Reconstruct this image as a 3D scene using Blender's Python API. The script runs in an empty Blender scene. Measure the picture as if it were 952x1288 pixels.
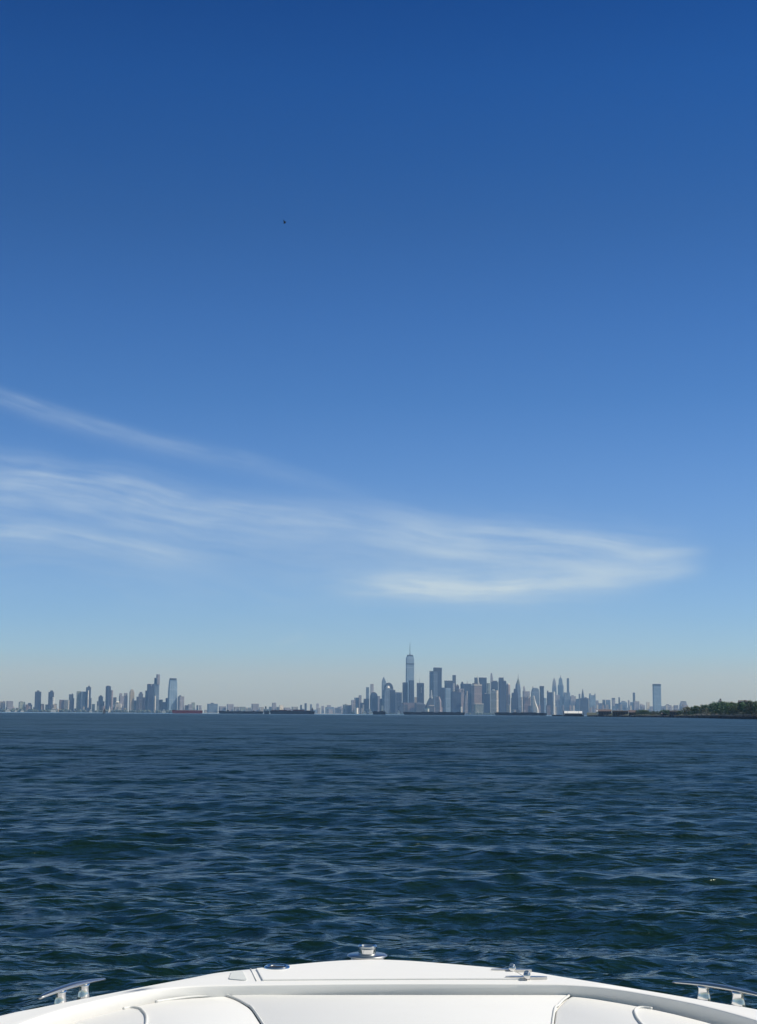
import bpy, bmesh, math, random
import numpy as np
from mathutils import Vector, Matrix

random.seed(7)
rng = np.random.default_rng(7)
C = bpy.context.scene
COL = C.collection
R = math.radians

# ------------------------------------------------------------------ camera
F, CX, CY, CAM_H = 1930.0, 476.0, 634.0, 2.2        # focal length and principal point in photo pixels, eye height
HY0, HS = 895.1, 0.0060                             # eye level in the photo
ROLL = math.atan(HS)
PITCH = math.atan((HY0 + HS * CX - CY) * math.cos(ROLL) / F)


def ray(x, y):
    u, v = (x - CX) / F, (y - CY) / F
    c, s = math.cos(ROLL), math.sin(ROLL)
    a, b = u * c + v * s, -u * s + v * c
    return Vector((a, math.cos(PITCH) + b * math.sin(PITCH), math.sin(PITCH) - b * math.cos(PITCH)))


cam = bpy.data.cameras.new('camera')
cam_o = bpy.data.objects.new('camera', cam)
COL.objects.link(cam_o)
cam.sensor_fit = 'VERTICAL'
cam.sensor_height = 24.0
cam.lens = 24.0 * F / 1288.0
cam.shift_y = -(644 - CY) / 1288.0
cam.clip_start, cam.clip_end = 0.1, 90000
fw = Vector((0, math.cos(PITCH), math.sin(PITCH)))
up0 = Vector((0, -math.sin(PITCH), math.cos(PITCH)))
rt0 = Vector((1, 0, 0))
rt = rt0 * math.cos(ROLL) + up0 * math.sin(ROLL)
up = up0 * math.cos(ROLL) - rt0 * math.sin(ROLL)
cam_o.matrix_world = Matrix(((rt.x, up.x, -fw.x, 0), (rt.y, up.y, -fw.y, 0), (rt.z, up.z, -fw.z, CAM_H), (0, 0, 0, 1)))
C.camera = cam_o

C.view_settings.view_transform = 'Standard'
C.view_settings.look = 'None'
C.view_settings.exposure = 0.0
C.view_settings.gamma = 1.0
C.render.engine = 'CYCLES'
C.cycles.max_bounces = 8
C.cycles.use_denoising = True
C.cycles.denoiser = 'OPENIMAGEDENOISE'
C.cycles.denoising_prefilter = 'ACCURATE'
C.cycles.denoising_input_passes = 'RGB_ALBEDO_NORMAL'
C.cycles.use_adaptive_sampling = False
C.cycles.sample_clamp_direct = 1.6
C.cycles.sample_clamp_indirect = 3.0

# ------------------------------------------------------------------ sun and sky
SUN_AZ, SUN_EL = R(86), R(47)                       # azimuth clockwise from the view direction (+Y)
sl = bpy.data.lights.new('sun', 'SUN')
sl.energy, sl.angle, sl.color = 4.8, R(0.53), (1.0, 0.95, 0.865)
sun = bpy.data.objects.new('sun', sl)
COL.objects.link(sun)
sd = Vector((math.sin(SUN_AZ) * math.cos(SUN_EL), math.cos(SUN_AZ) * math.cos(SUN_EL), math.sin(SUN_EL)))
sun.rotation_euler = sd.to_track_quat('Z', 'Y').to_euler()
sun.location = (40, 20, 60)


class N:
    """tiny expression builder for shader math"""
    tree = None

    def __init__(s, sock): s.s = sock

    @staticmethod
    def op(o, *a, clamp=False):
        n = N.tree.nodes.new('ShaderNodeMath'); n.operation = o; n.use_clamp = clamp
        for i, v in enumerate(a):
            if isinstance(v, N): N.tree.links.new(v.s, n.inputs[i])
            else: n.inputs[i].default_value = v
        return N(n.outputs[0])

    def __add__(s, o): return N.op('ADD', s, o)
    def __radd__(s, o): return N.op('ADD', o, s)
    def __sub__(s, o): return N.op('SUBTRACT', s, o)
    def __rsub__(s, o): return N.op('SUBTRACT', o, s)
    def __mul__(s, o): return N.op('MULTIPLY', s, o)
    def __rmul__(s, o): return N.op('MULTIPLY', o, s)
    def __truediv__(s, o): return N.op('DIVIDE', s, o)


def smooth(x, a, b):
    n = N.tree.nodes.new('ShaderNodeMapRange'); n.interpolation_type = 'SMOOTHSTEP'
    N.tree.links.new(x.s, n.inputs[0])
    n.inputs[1].default_value, n.inputs[2].default_value = a, b
    n.inputs[3].default_value, n.inputs[4].default_value = 0.0, 1.0
    return N(n.outputs[0])


def vec(x, y, z=0.0):
    n = N.tree.nodes.new('ShaderNodeCombineXYZ')
    for i, v in enumerate((x, y, z)):
        if isinstance(v, N): N.tree.links.new(v.s, n.inputs[i])
        else: n.inputs[i].default_value = v
    return n.outputs[0]


def noise(v, scale, detail=4.0, rough=0.55, dist=0.0):
    n = N.tree.nodes.new('ShaderNodeTexNoise')
    N.tree.links.new(v, n.inputs['Vector'])
    n.inputs['Scale'].default_value, n.inputs['Detail'].default_value = scale, detail
    n.inputs['Roughness'].default_value, n.inputs['Distortion'].default_value = rough, dist
    return N(n.outputs['Fac'])


def fcurve(x, pts, lo, hi):
    """y = piecewise smooth curve through pts (x in real units), via a Float Curve node on 0..1"""
    xs = [p[0] for p in pts]; a, b = min(xs), max(xs)
    n = N.tree.nodes.new('ShaderNodeFloatCurve')
    c = n.mapping.curves[0]
    q = [((px - a) / (b - a), (py - lo) / (hi - lo)) for px, py in pts]
    c.points[0].location, c.points[-1].location = q[0], q[-1]
    for p in q[1:-1]: c.points.new(*p)
    n.mapping.use_clip = False
    n.mapping.update()
    t = N.op('DIVIDE', x - a, b - a, clamp=True)
    N.tree.links.new(t.s, n.inputs['Value'])
    return N(n.outputs[0]) * (hi - lo) + lo


def uv_of(x, y):
    d = ray(x, y)
    return d.x / d.y, d.z / d.y


W = bpy.data.worlds.new('World'); C.world = W; W.use_nodes = True
wt = W.node_tree; wt.nodes.clear(); N.tree = wt
wout = wt.nodes.new('ShaderNodeOutputWorld'); bg = wt.nodes.new('ShaderNodeBackground')
wt.links.new(bg.outputs[0], wout.inputs[0])
sky = wt.nodes.new('ShaderNodeTexSky'); sky.sky_type = 'NISHITA'; sky.sun_disc = False
sky.sun_elevation = SUN_EL; sky.sun_rotation = SUN_AZ
sky.altitude = 0; sky.air_density = 1.0; sky.dust_density = 0.6; sky.ozone_density = 3.0
bg.inputs['Strength'].default_value = 0.11
tc = wt.nodes.new('ShaderNodeTexCoord')
sep = wt.nodes.new('ShaderNodeSeparateXYZ'); wt.links.new(tc.outputs['Generated'], sep.inputs[0])
dx, dy, dz = (N(sep.outputs[i]) for i in range(3))
# clear-air tint of the sky by elevation (deep blue higher up, pale haze at the horizon)
SKY_STOPS = [(0.0046, (0.38, 0.461, 0.62)), (0.0117, (0.364, 0.454, 0.66)), (0.0245, (0.355, 0.456, 0.729)), (0.0398, (0.302, 0.453, 0.771)), (0.0604, (0.263, 0.403, 0.695)), (0.1016, (0.23, 0.341, 0.571)), (0.1529, (0.182, 0.3, 0.514)), (0.2038, (0.13, 0.255, 0.454)), (0.2538, (0.101, 0.223, 0.417)), (0.312, (0.07, 0.184, 0.356)), (0.3496, (0.05, 0.167, 0.346)), (0.3948, (0.032, 0.151, 0.341)), (0.4379, (0.016, 0.12, 0.302)), (0.54, (0.05, 0.15, 0.24)), (0.62, (0.1, 0.18, 0.2))]
ramp = wt.nodes.new('ShaderNodeValToRGB')
wt.links.new((dz * 1.6).s, ramp.inputs[0])
els = ramp.color_ramp.elements
for i, (p, c) in enumerate(SKY_STOPS):
    e = els[i] if i < 2 else els.new(p * 1.6)
    e.position = p * 1.6; e.color = (*c, 1)
mul = wt.nodes.new('ShaderNodeMix'); mul.data_type = 'RGBA'; mul.blend_type = 'MULTIPLY'
mul.inputs[0].default_value = 1.0
south = wt.nodes.new('ShaderNodeMix'); south.data_type = 'RGBA'      # the half of the sky behind the view is paler
wt.links.new((1.0 - smooth(dy, -0.35, 0.55)).s, south.inputs[0]); wt.links.new(ramp.outputs[0], south.inputs[6])
south.inputs[7].default_value = (0.42, 0.43, 0.38, 1)
wt.links.new(sky.outputs[0], mul.inputs[6]); wt.links.new(south.outputs[2], mul.inputs[7])
dbl = wt.nodes.new('ShaderNodeVectorMath'); dbl.operation = 'SCALE'; dbl.inputs[3].default_value = 2.0
wt.links.new(mul.outputs[2], dbl.inputs[0])
# thin cirrus streaks high over the far shore
dyp = N.op('MAXIMUM', dy, 0.05)
cu, cv = dx / dyp, dz / dyp
STREAKS = [  # centre line (photo points), half width above / below (px), strength, fade in/out along x (px)
    ([(-40, 483), (60, 514), (180, 549), (300, 577), (400, 604), (500, 632)], 9, 17, 0.19, (-1100, -150, 180, 560)),
    ([(-40, 592), (60, 606), (160, 620), (280, 640), (420, 655), (560, 672), (700, 690), (850, 705)], 20, 50, 0.40, (-1100, -150, 120, 720)),
    ([(-40, 668), (60, 672), (150, 686), (230, 700), (320, 712)], 9, 20, 0.33, (-1100, -150, 170, 330)),
    ([(300, 640), (420, 655), (560, 680), (680, 692), (800, 700), (900, 708)], 34, 28, 0.38, (260, 640, 780, 905)),
    ([(380, 735), (480, 742), (560, 741), (660, 734), (760, 730), (860, 726)], 22, 15, 0.80, (390, 530, 600, 860)),
    ([(640, 745), (720, 738), (800, 728), (880, 716), (940, 712)], 12, 10, 0.34, (620, 760, 840, 900)),
    ([(400, 688), (520, 694), (640, 704), (760, 712), (850, 716)], 7, 9, 0.18, (420, 640, 700, 860)),
    ([(520, 652), (620, 662), (720, 676), (820, 690), (880, 700)], 9, 10, 0.26, (540, 680, 780, 880)),
    ([(740, 700), (800, 696), (860, 692), (930, 690)], 7, 8, 0.2, (750, 840, 860, 905)),
    ([(330, 812), (365, 803), (395, 795)], 5, 6, 0.09, (340, 365, 375, 395)),
    ([(-40, 690), (200, 712), (400, 724), (640, 745), (900, 780)], 60, 60, 0.10, (-300, 100, 600, 900)),
]
tot = None
for i, (pts, wa, wb, st, fade) in enumerate(STREAKS):
    q = [uv_of(*p) for p in pts]
    lo, hi = min(p[1] for p in q) - .01, max(p[1] for p in q) + .01
    off = cv - fcurve(cu, q, lo, hi)
    wob = noise(vec(cu * 7.0, cv * 12.0, i * 3.7), 1.0, 2.0)
    off = off + (wob - 0.5) * (0.8 * (wa + wb) / F)
    up_ = off / (wa / F); dn_ = off / (wb / F)
    side = N.op('GREATER_THAN', off, 0.0)
    tt = up_ * side + dn_ * (1.0 - side)
    g = N.op('POWER', 2.718, tt * tt * -1.0)
    f = [uv_of(xx, 700)[0] for xx in fade]
    win = smooth(cu, f[0], f[1]) * (1.0 - smooth(cu, f[2], f[3]))
    fil = noise(vec(cu * 13.0 - off * 20.0, off * 150.0 + cu * 6.0, i * 5.1), 1.0, 7.0, 0.62)
    blot = noise(vec(cu * 16.0, cv * 34.0, i * 2.3 + 9.0), 1.0, 4.0)
    tex = smooth(fil, 0.3, 0.72) * 0.62 + smooth(blot, 0.25, 0.75) * 0.45 + 0.16
    one = g * win * tex * (st * 1.22)
    tot = one if tot is None else tot + one
tot = N.op('MINIMUM', tot * N.op('GREATER_THAN', dy, 0.06), 0.9)
cmix = wt.nodes.new('ShaderNodeMix'); cmix.data_type = 'RGBA'
wt.links.new(tot.s, cmix.inputs[0]); wt.links.new(dbl.outputs[0], cmix.inputs[6])
cmix.inputs[7].default_value = (5.0, 6.3, 7.6, 1)
wt.links.new(cmix.outputs[2], bg.inputs[0])

# ------------------------------------------------------------------ materials
MATS = {}


def new_mat(name):
    m = bpy.data.materials.new(name); m.use_nodes = True
    N.tree = m.node_tree
    return m, m.node_tree, m.node_tree.nodes['Principled BSDF']


def simple(name, col, rough=0.5, metal=0.0, var=0.12, scale=4.0, bump=0.0, bscale=60.0, spec=0.5):
    if name in MATS: return MATS[name]
    m, t, b = new_mat(name)
    g = t.nodes.new('ShaderNodeTexCoord')
    n = noise(g.outputs['Object'], scale, 5.0)
    r = t.nodes.new('ShaderNodeMix'); r.data_type = 'RGBA'
    t.links.new(n.s, r.inputs[0])
    r.inputs[6].default_value = (*[c * (1 - var) for c in col], 1)
    r.inputs[7].default_value = (*[min(1, c * (1 + var)) for c in col], 1)
    t.links.new(r.outputs[2], b.inputs['Base Color'])
    b.inputs['Roughness'].default_value = rough; b.inputs['Metallic'].default_value = metal
    b.inputs['Specular IOR Level'].default_value = spec
    if bump:
        bn = t.nodes.new('ShaderNodeBump'); bn.inputs['Strength'].default_value = bump
        bn.inputs['Distance'].default_value = 0.002
        t.links.new(noise(g.outputs['Object'], bscale, 3.0).s, bn.inputs['Height'])
        t.links.new(bn.outputs[0], b.inputs['Normal'])
    MATS[name] = m
    return m


def facade(name, wall, glass, share=0.5, rough_g=0.15):
    """wall with storeys and window bays, in metres on the object's own axes"""
    m, t, b = new_mat(name)
    g = t.nodes.new('ShaderNodeTexCoord')
    s = t.nodes.new('ShaderNodeSeparateXYZ'); t.links.new(g.outputs['Object'], s.inputs[0])
    x, y, z = (N(s.outputs[i]) for i in range(3))
    hor = x + y
    oi = t.nodes.new('ShaderNodeObjectInfo'); rnd = N(oi.outputs['Random'])
    floor_ = N.op('FRACT', z / 3.9)
    bay = N.op('FRACT', hor / (rnd * 1.5 + 2.6))
    pier = N.op('FRACT', hor / (rnd * 9.0 + 13.0))
    mech = N.op('FRACT', z / (rnd * 30.0 + 52.0) + rnd * 7.0)
    w = N.op('GREATER_THAN', floor_, 0.36) * N.op('GREATER_THAN', bay, 1.0 - share - 0.25) * N.op('GREATER_THAN', pier, 0.16) \
        * N.op('GREATER_THAN', mech, 0.07)
    big = noise(vec(hor * 0.02, z * 0.012, rnd * 40.0), 1.0, 4.0)
    mx = t.nodes.new('ShaderNodeMix'); mx.data_type = 'RGBA'
    t.links.new(w.s, mx.inputs[0])
    mx.inputs[6].default_value = (*wall, 1); mx.inputs[7].default_value = (*glass, 1)
    v = t.nodes.new('ShaderNodeVectorMath'); v.operation = 'SCALE'
    t.links.new(mx.outputs[2], v.inputs[0])
    t.links.new((big * 0.9 + 0.4 + rnd * 0.35).s, v.inputs[3])
    t.links.new(v.outputs[0], b.inputs['Base Color'])
    t.links.new((0.75 - w * (0.75 - rough_g)).s, b.inputs['Roughness'])
    b.inputs['Specular IOR Level'].default_value = 0.3
    MATS[name] = m


facade('navy_glass', (0.022, 0.034, 0.065), (0.006, 0.012, 0.03), 0.62)
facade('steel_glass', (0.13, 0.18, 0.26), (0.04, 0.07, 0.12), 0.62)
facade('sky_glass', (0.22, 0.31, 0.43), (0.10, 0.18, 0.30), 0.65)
facade('slate', (0.045, 0.05, 0.06), (0.012, 0.016, 0.022), 0.45)
facade('concrete', (0.27, 0.27, 0.27), (0.04, 0.05, 0.06), 0.35)
facade('tan_stone', (0.38, 0.34, 0.27), (0.05, 0.05, 0.05), 0.3)
facade('pink_stone', (0.31, 0.26, 0.26), (0.05, 0.05, 0.06), 0.3)
facade('brick', (0.15, 0.115, 0.12), (0.03, 0.03, 0.035), 0.3)
facade('pale_stone', (0.60, 0.57, 0.51), (0.14, 0.14, 0.13), 0.25)
facade('white_panel', (0.78, 0.78, 0.76), (0.45, 0.46, 0.47), 0.2)
facade('green_stone', (0.20, 0.24, 0.22), (0.04, 0.05, 0.05), 0.35)
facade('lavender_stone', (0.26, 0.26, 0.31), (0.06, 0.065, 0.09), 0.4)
simple('white_paint', (0.8, 0.8, 0.79), 0.4)
simple('black_steel', (0.008, 0.008, 0.009), 0.5)
simple('red_steel', (0.30, 0.045, 0.04), 0.5)
simple('rust_cargo', (0.13, 0.055, 0.05), 0.7, var=0.5, scale=0.08)
simple('grey_steel', (0.12, 0.12, 0.13), 0.5)
simple('dark_glass', (0.02, 0.025, 0.03), 0.1)
simple('timber', (0.06, 0.05, 0.04), 0.8)
simple('rock', (0.045, 0.042, 0.04), 0.9, var=0.6, scale=0.4)
simple('sand', (0.30, 0.25, 0.19), 0.9, var=0.25, scale=0.15)
simple('ground', (0.05, 0.06, 0.035), 0.9, var=0.4, scale=0.05)
simple('far_shore', (0.22, 0.22, 0.20), 0.9, var=0.4, scale=0.01)
simple('bark', (0.05, 0.04, 0.03), 0.9)
simple('backlit_sail', (0.05, 0.055, 0.07), 0.8)  # backlit shade of the sail put into its colour
simple('white_sail', (0.8, 0.8, 0.78), 0.8)
simple('feathers', (0.03, 0.03, 0.032), 0.8)
simple('red_roof', (0.13, 0.10, 0.10), 0.8)
simple('house_wall', (0.06, 0.055, 0.06), 0.8)
simple('copper_green', (0.25, 0.42, 0.38), 0.6)
# boat materials
simple('gelcoat', (0.82, 0.815, 0.795), 0.28, var=0.015, scale=3.0, bump=0.04, bscale=25.0)
simple('deck_nonskid', (0.81, 0.80, 0.775), 0.55, var=0.02, scale=6.0, bump=0.35, bscale=450.0)
simple('nonskid_panel', (0.62, 0.64, 0.63), 0.7, var=0.05, scale=20.0, bump=0.6, bscale=500.0)
simple('vinyl', (0.81, 0.80, 0.77), 0.45, var=0.02, scale=5.0, bump=0.25, bscale=160.0)
simple('piping', (0.66, 0.66, 0.64), 0.6)
simple('chrome', (0.68, 0.68, 0.68), 0.10, metal=1.0, var=0.05, scale=40)
simple('brushed_steel', (0.56, 0.56, 0.55), 0.30, metal=1.0, var=0.10, scale=60)
simple('black_rubber', (0.02, 0.02, 0.022), 0.6)

def leaf_mat(name, col):
    m, t, b = new_mat(name)
    oi = t.nodes.new('ShaderNodeObjectInfo')
    g = t.nodes.new('ShaderNodeTexCoord')
    n = noise(g.outputs['Object'], 0.5, 3.0)
    h = t.nodes.new('ShaderNodeHueSaturation')
    h.inputs['Color'].default_value = (*col, 1)
    t.links.new((N(oi.outputs['Random']) * 0.05 + 0.475).s, h.inputs['Hue'])
    t.links.new((n * 1.0 + 0.35 + N(oi.outputs['Random']) * 0.5).s, h.inputs['Value'])
    t.links.new(h.outputs[0], b.inputs['Base Color'])
    b.inputs['Roughness'].default_value = 0.6
    MATS[name] = m
leaf_mat('leaf_green', (0.044, 0.095, 0.024))
leaf_mat('leaf_pale', (0.095, 0.105, 0.050))
leaf_mat('leaf_dark', (0.026, 0.052, 0.018))

# ------------------------------------------------------------------ object helpers


def link(name, me, mat, parent=None, smooth_=False):
    o = bpy.data.objects.new(name, me); COL.objects.link(o)
    if mat: me.materials.append(MATS[mat])
    if parent: o.parent = parent
    if smooth_:
        me.polygons.foreach_set('use_smooth', [True] * len(me.polygons))
    return o


def from_py(name, v, f, mat, parent=None, smooth_=False):
    me = bpy.data.meshes.new(name); me.from_pydata([tuple(p) for p in v], [], f); me.update()
    return link(name, me, mat, parent, smooth_)


def tag(o, label, cat, group=None, kind=None):
    if label: o['label'] = label
    if cat: o['category'] = cat
    if group: o['group'] = group
    if kind: o['kind'] = kind
    return o


def thing(name, loc, label, cat, group=None, rz=0.0):
    o = bpy.data.objects.new(name, None); COL.objects.link(o)
    o.location = loc; o.rotation_euler = (0, 0, rz); o.empty_display_size = 1
    return tag(o, label, cat, group)


def bm_out(name, bm, mat, parent=None, smooth_=False, bevel=0.0, seg=2):
    me = bpy.data.meshes.new(name)
    bmesh.ops.recalc_face_normals(bm, faces=bm.faces)
    bm.to_mesh(me); bm.free()
    o = link(name, me, mat, parent, smooth_)
    if bevel:
        md = o.modifiers.new('bevel', 'BEVEL'); md.width = bevel; md.segments = seg; md.limit_method = 'ANGLE'; md.angle_limit = R(35)
    return o


def box(bm, x0, x1, y0, y1, z0, z1):
    v = [bm.verts.new(p) for p in ((x0, y0, z0), (x1, y0, z0), (x1, y1, z0), (x0, y1, z0), (x0, y0, z1), (x1, y0, z1), (x1, y1, z1), (x0, y1, z1))]
    for q in ((0, 3, 2, 1), (4, 5, 6, 7), (0, 1, 5, 4), (1, 2, 6, 5), (2, 3, 7, 6), (3, 0, 4, 7)):
        bm.faces.new([v[i] for i in q])


def loft(bm, rings, closed=True, cap=(True, True)):
    rr = [[bm.verts.new(p) for p in r] for r in rings]
    n = len(rr[0])
    for a, b in zip(rr, rr[1:]):
        for i in range(n if closed else n - 1):
            j = (i + 1) % n
            try: bm.faces.new((a[i], a[j], b[j], b[i]))
            except ValueError: pass
    if cap[0]: bm.faces.new(rr[0][::-1])
    if cap[1]: bm.faces.new(rr[-1])
    return rr


def lathe(bm, prof, cx=0, cy=0, n=32, sx=1.0, sy=1.0):
    """prof: (r, z) pairs from bottom to top, capped"""
    loft(bm, [[(cx + sx * r * math.cos(2 * math.pi * k / n), cy + sy * r * math.sin(2 * math.pi * k / n), z) for k in range(n)] for r, z in prof])


def tube(bm, pts, rad, n=8):
    pts = [Vector(p) for p in pts]; rings = []
    for i, p in enumerate(pts):
        d = (pts[min(i + 1, len(pts) - 1)] - pts[max(i - 1, 0)]).normalized()
        a = d.cross(Vector((0, 0, 1)) if abs(d.z) < 0.9 else Vector((1, 0, 0))).normalized(); b = d.cross(a)
        r = rad[i] if isinstance(rad, (list, tuple)) else rad
        rings.append([p + a * r * math.cos(2 * math.pi * k / n) + b * r * math.sin(2 * math.pi * k / n) for k in range(n)])
    loft(bm, rings)


# ------------------------------------------------------------------ water
def make_water():
    def span(a, b, k):
        m = int(math.log(b / a) / math.log(1 + k)); return list(np.geomspace(a, b, m, endpoint=False))
    r = np.array(span(0.8, 8, .03) + span(8, 220, .0032) + span(220, 30000, .014) + [30000.0])
    fine = np.arange(-24, 24, 0.09); coarse = np.concatenate([np.arange(24, 64, 0.4), np.arange(64, 296, 2.0), np.arange(296, 336, 0.4)])
    th = np.radians(np.concatenate([fine, coarse]))
    dth = np.radians(np.concatenate([np.full(len(fine), .09), np.where((coarse < 64) | (coarse > 295), .4, 2.0)]))
    nr, nt = len(r), len(th)
    X = (r[:, None] * np.sin(th)[None]); Y = (r[:, None] * np.cos(th)[None])
    cell = np.maximum(np.gradient(r)[:, None], r[:, None] * dth[None])
    n = 150
    lam = np.exp(rng.uniform(math.log(0.14), math.log(4.5), n))
    ang = R(264) + rng.normal(0, 1, n) * np.where(lam > 1.2, R(22), R(36))
    ph = rng.uniform(0, 2 * math.pi, n)
    sl = 0.175 * math.sqrt(2.0 / n) * np.interp(np.log(lam), np.log([.14, .25, .5, .9, 1.8, 4.5]), [1.0, 1.45, 1.25, .8, .5, .62])
    Z = np.zeros_like(X); DX = np.zeros_like(X); DY = np.zeros_like(X); miss = np.zeros_like(X)
    tot = (sl ** 2).sum()
    # gusts: patches of rougher and calmer water
    gx = 0.5 + 0.5 * np.sin(X * .021 + 1.3 + 1.7 * np.sin(Y * .009)) * np.sin(Y * .017 + .6 + 1.4 * np.sin(X * .011))
    gust = 0.78 + 0.44 * gx
    for i in range(n):
        k = 2 * math.pi / lam[i]; a = sl[i] / k
        w = np.clip((lam[i] / cell - 2.5) / 2.5, 0, 1)
        p = k * (X * math.cos(ang[i]) + Y * math.sin(ang[i])) + ph[i]
        s, c = np.sin(p), np.cos(p)
        Z += w * a * c
        DX -= w * a * s * math.cos(ang[i]) * 0.85; DY -= w * a * s * math.sin(ang[i]) * 0.85
        miss += (1 - w * w) * sl[i] ** 2 / tot
    Z *= gust
    near = np.clip((r - 5.0) / 6.0, 0.0, 1)[:, None] * 0.75 + 0.25
    Z *= near; X = X + DX * near; Y = Y + DY * near
    co = np.stack([X, Y, Z], -1).reshape(-1, 3)
    co = np.vstack([co, [[0, 0, 0]]])
    i0 = (np.arange(nr - 1)[:, None] * nt + np.arange(nt)[None])
    j = (np.arange(nt) + 1) % nt
    i1 = (np.arange(nr - 1)[:, None] * nt + j[None])
    quads = np.stack([i0, i0 + nt, i1 + nt, i1], -1).reshape(-1, 4)
    tris = np.stack([np.full(nt, nr * nt), np.arange(nt), j], -1)
    loops = np.concatenate([quads.ravel(), tris.ravel()])
    starts = np.concatenate([np.arange(len(quads)) * 4, len(quads) * 4 + np.arange(nt) * 3])
    me = bpy.data.meshes.new('water')
    me.vertices.add(len(co)); me.vertices.foreach_set('co', co.ravel().astype(np.float32))
    me.loops.add(len(loops)); me.loops.foreach_set('vertex_index', loops.astype(np.int32))
    me.polygons.add(len(starts)); me.polygons.foreach_set('loop_start', starts.astype(np.int32))
    me.polygons.foreach_set('use_smooth', np.ones(len(starts), bool))
    me.update(calc_edges=True)
    at = me.attributes.new('lost_slope', 'FLOAT', 'POINT')
    at.data.foreach_set('value', np.concatenate([(np.sqrt(miss) * np.interp(np.log(r), np.log([2600, 4600]), [1, .35])[:, None]).ravel(), [0]]).astype(np.float32))
    return me


def water_mat():
    m, t, b = new_mat('sea_water')
    g = t.nodes.new('ShaderNodeNewGeometry')
    at = t.nodes.new('ShaderNodeAttribute'); at.attribute_name = 'lost_slope'
    lost = N(at.outputs['Fac'])
    sp = t.nodes.new('ShaderNodeSeparateXYZ'); t.links.new(g.outputs['Position'], sp.inputs[0])
    px, py = N(sp.outputs[0]), N(sp.outputs[1])
    acc = None

    def slope(scale, k, weight=None, stretch=1.0):
        n = t.nodes.new('ShaderNodeTexNoise'); n.inputs['Scale'].default_value = scale
        n.inputs['Detail'].default_value = 3.0; n.inputs['Roughness'].default_value = 0.6
        t.links.new(vec(px * 0.55 * stretch, py), n.inputs['Vector'])
        s = t.nodes.new('ShaderNodeVectorMath'); s.operation = 'SUBTRACT'; s.inputs[1].default_value = (.5, .5, .5)
        t.links.new(n.outputs['Color'], s.inputs[0])
        sc = t.nodes.new('ShaderNodeVectorMath'); sc.operation = 'SCALE'
        t.links.new(s.outputs[0], sc.inputs[0])
        if weight is None: sc.inputs[3].default_value = k
        else: t.links.new((weight * k).s, sc.inputs[3])
        return sc.outputs[0]
    parts = [slope(11.0, 0.22), slope(4.0, 0.75, lost), slope(1.2, 0.95, lost), slope(0.36, 0.95, lost, 0.6), slope(0.14, 0.75, lost, 0.5), slope(0.05, 0.5, lost, 0.45)]
    # crisp capillary ripples riding on the modelled waves
    hsum = None
    for sc_, am, st_ in ((1.5, 1.0, 0.6), (3.4, 0.55, 0.55), (7.5, 0.26, 0.6)):
        n1 = N.op('ABSOLUTE', noise(vec(px * st_ + py * 0.12, py - px * 0.08, sc_), sc_, 2.0, 0.5, 0.35) - 0.5)
        rg = N.op('POWER', N.op('SUBTRACT', 1.0, n1 * 2.4, clamp=True), 1.6) * am
        hsum = rg if hsum is None else hsum + rg
    for sc_, am, st_ in ((0.6, 2.6, 0.5), (0.17, 6.0, 0.45)):           # longer waves where the mesh is too coarse for them
        n1 = N.op('ABSOLUTE', noise(vec(px * st_, py, sc_), sc_, 3.0, 0.6, 0.3) - 0.5)
        hsum = hsum + N.op('SUBTRACT', 1.0, n1 * 2.2, clamp=True) * lost * am
    bmp = t.nodes.new('ShaderNodeBump'); bmp.inputs['Strength'].default_value = 1.0; bmp.inputs['Distance'].default_value = 0.056
    t.links.new(hsum.s, bmp.inputs['Height'])
    cur = bmp.outputs[0]
    for p in parts:
        a = t.nodes.new('ShaderNodeVectorMath'); a.operation = 'ADD'
        mz = t.nodes.new('ShaderNodeVectorMath'); mz.operation = 'MULTIPLY'; mz.inputs[1].default_value = (0.8, 1, 0)
        t.links.new(p, mz.inputs[0])
        t.links.new(cur, a.inputs[0]); t.links.new(mz.outputs[0], a.inputs[1]); cur = a.outputs[0]
    nm = t.nodes.new('ShaderNodeVectorMath'); nm.operation = 'NORMALIZE'; t.links.new(cur, nm.inputs[0])
    t.links.new(nm.outputs[0], b.inputs['Normal'])
    b.inputs['Base Color'].default_value = (0.004, 0.016, 0.0135, 1)
    b.inputs['Specular Tint'].default_value = (0.80, 1.0, 0.68, 1)
    t.links.new((lost * 0.28 + 0.045).s, b.inputs['Roughness'])      # ripples too small for the mesh
    b.inputs['IOR'].default_value = 1.333
    MATS['sea_water'] = m


water_mat()
wo = link('water', make_water(), 'sea_water')
wo['kind'] = 'structure'

# ------------------------------------------------------------------ haze
m = bpy.data.materials.new('sea_air'); m.use_nodes = True; t = m.node_tree; t.nodes.clear()
mo = t.nodes.new('ShaderNodeOutputMaterial'); pv = t.nodes.new('ShaderNodeVolumePrincipled')
pv.inputs['Color'].default_value = (0.27, 0.53, 1.0, 1)
pv.inputs['Absorption Color'].default_value = (1, 1, 1, 1)
pv.inputs['Density'].default_value = 4.3e-5
pv.inputs['Anisotropy'].default_value = 0.0
t.links.new(pv.outputs[0], mo.inputs['Volume']); MATS['sea_air'] = m
bm = bmesh.new(); box(bm, -31000, 31000, -31000, 31000, -4, 760)
tag(bm_out('haze', bm, 'sea_air'), None, None, kind='stuff')

# ------------------------------------------------------------------ far land
def az_dist(x, D, z=0.0):
    d = ray(x, HY0 + HS * x); h = math.hypot(d.x, d.y)
    return Vector((d.x / h * D, d.y / h * D, z))


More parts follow.
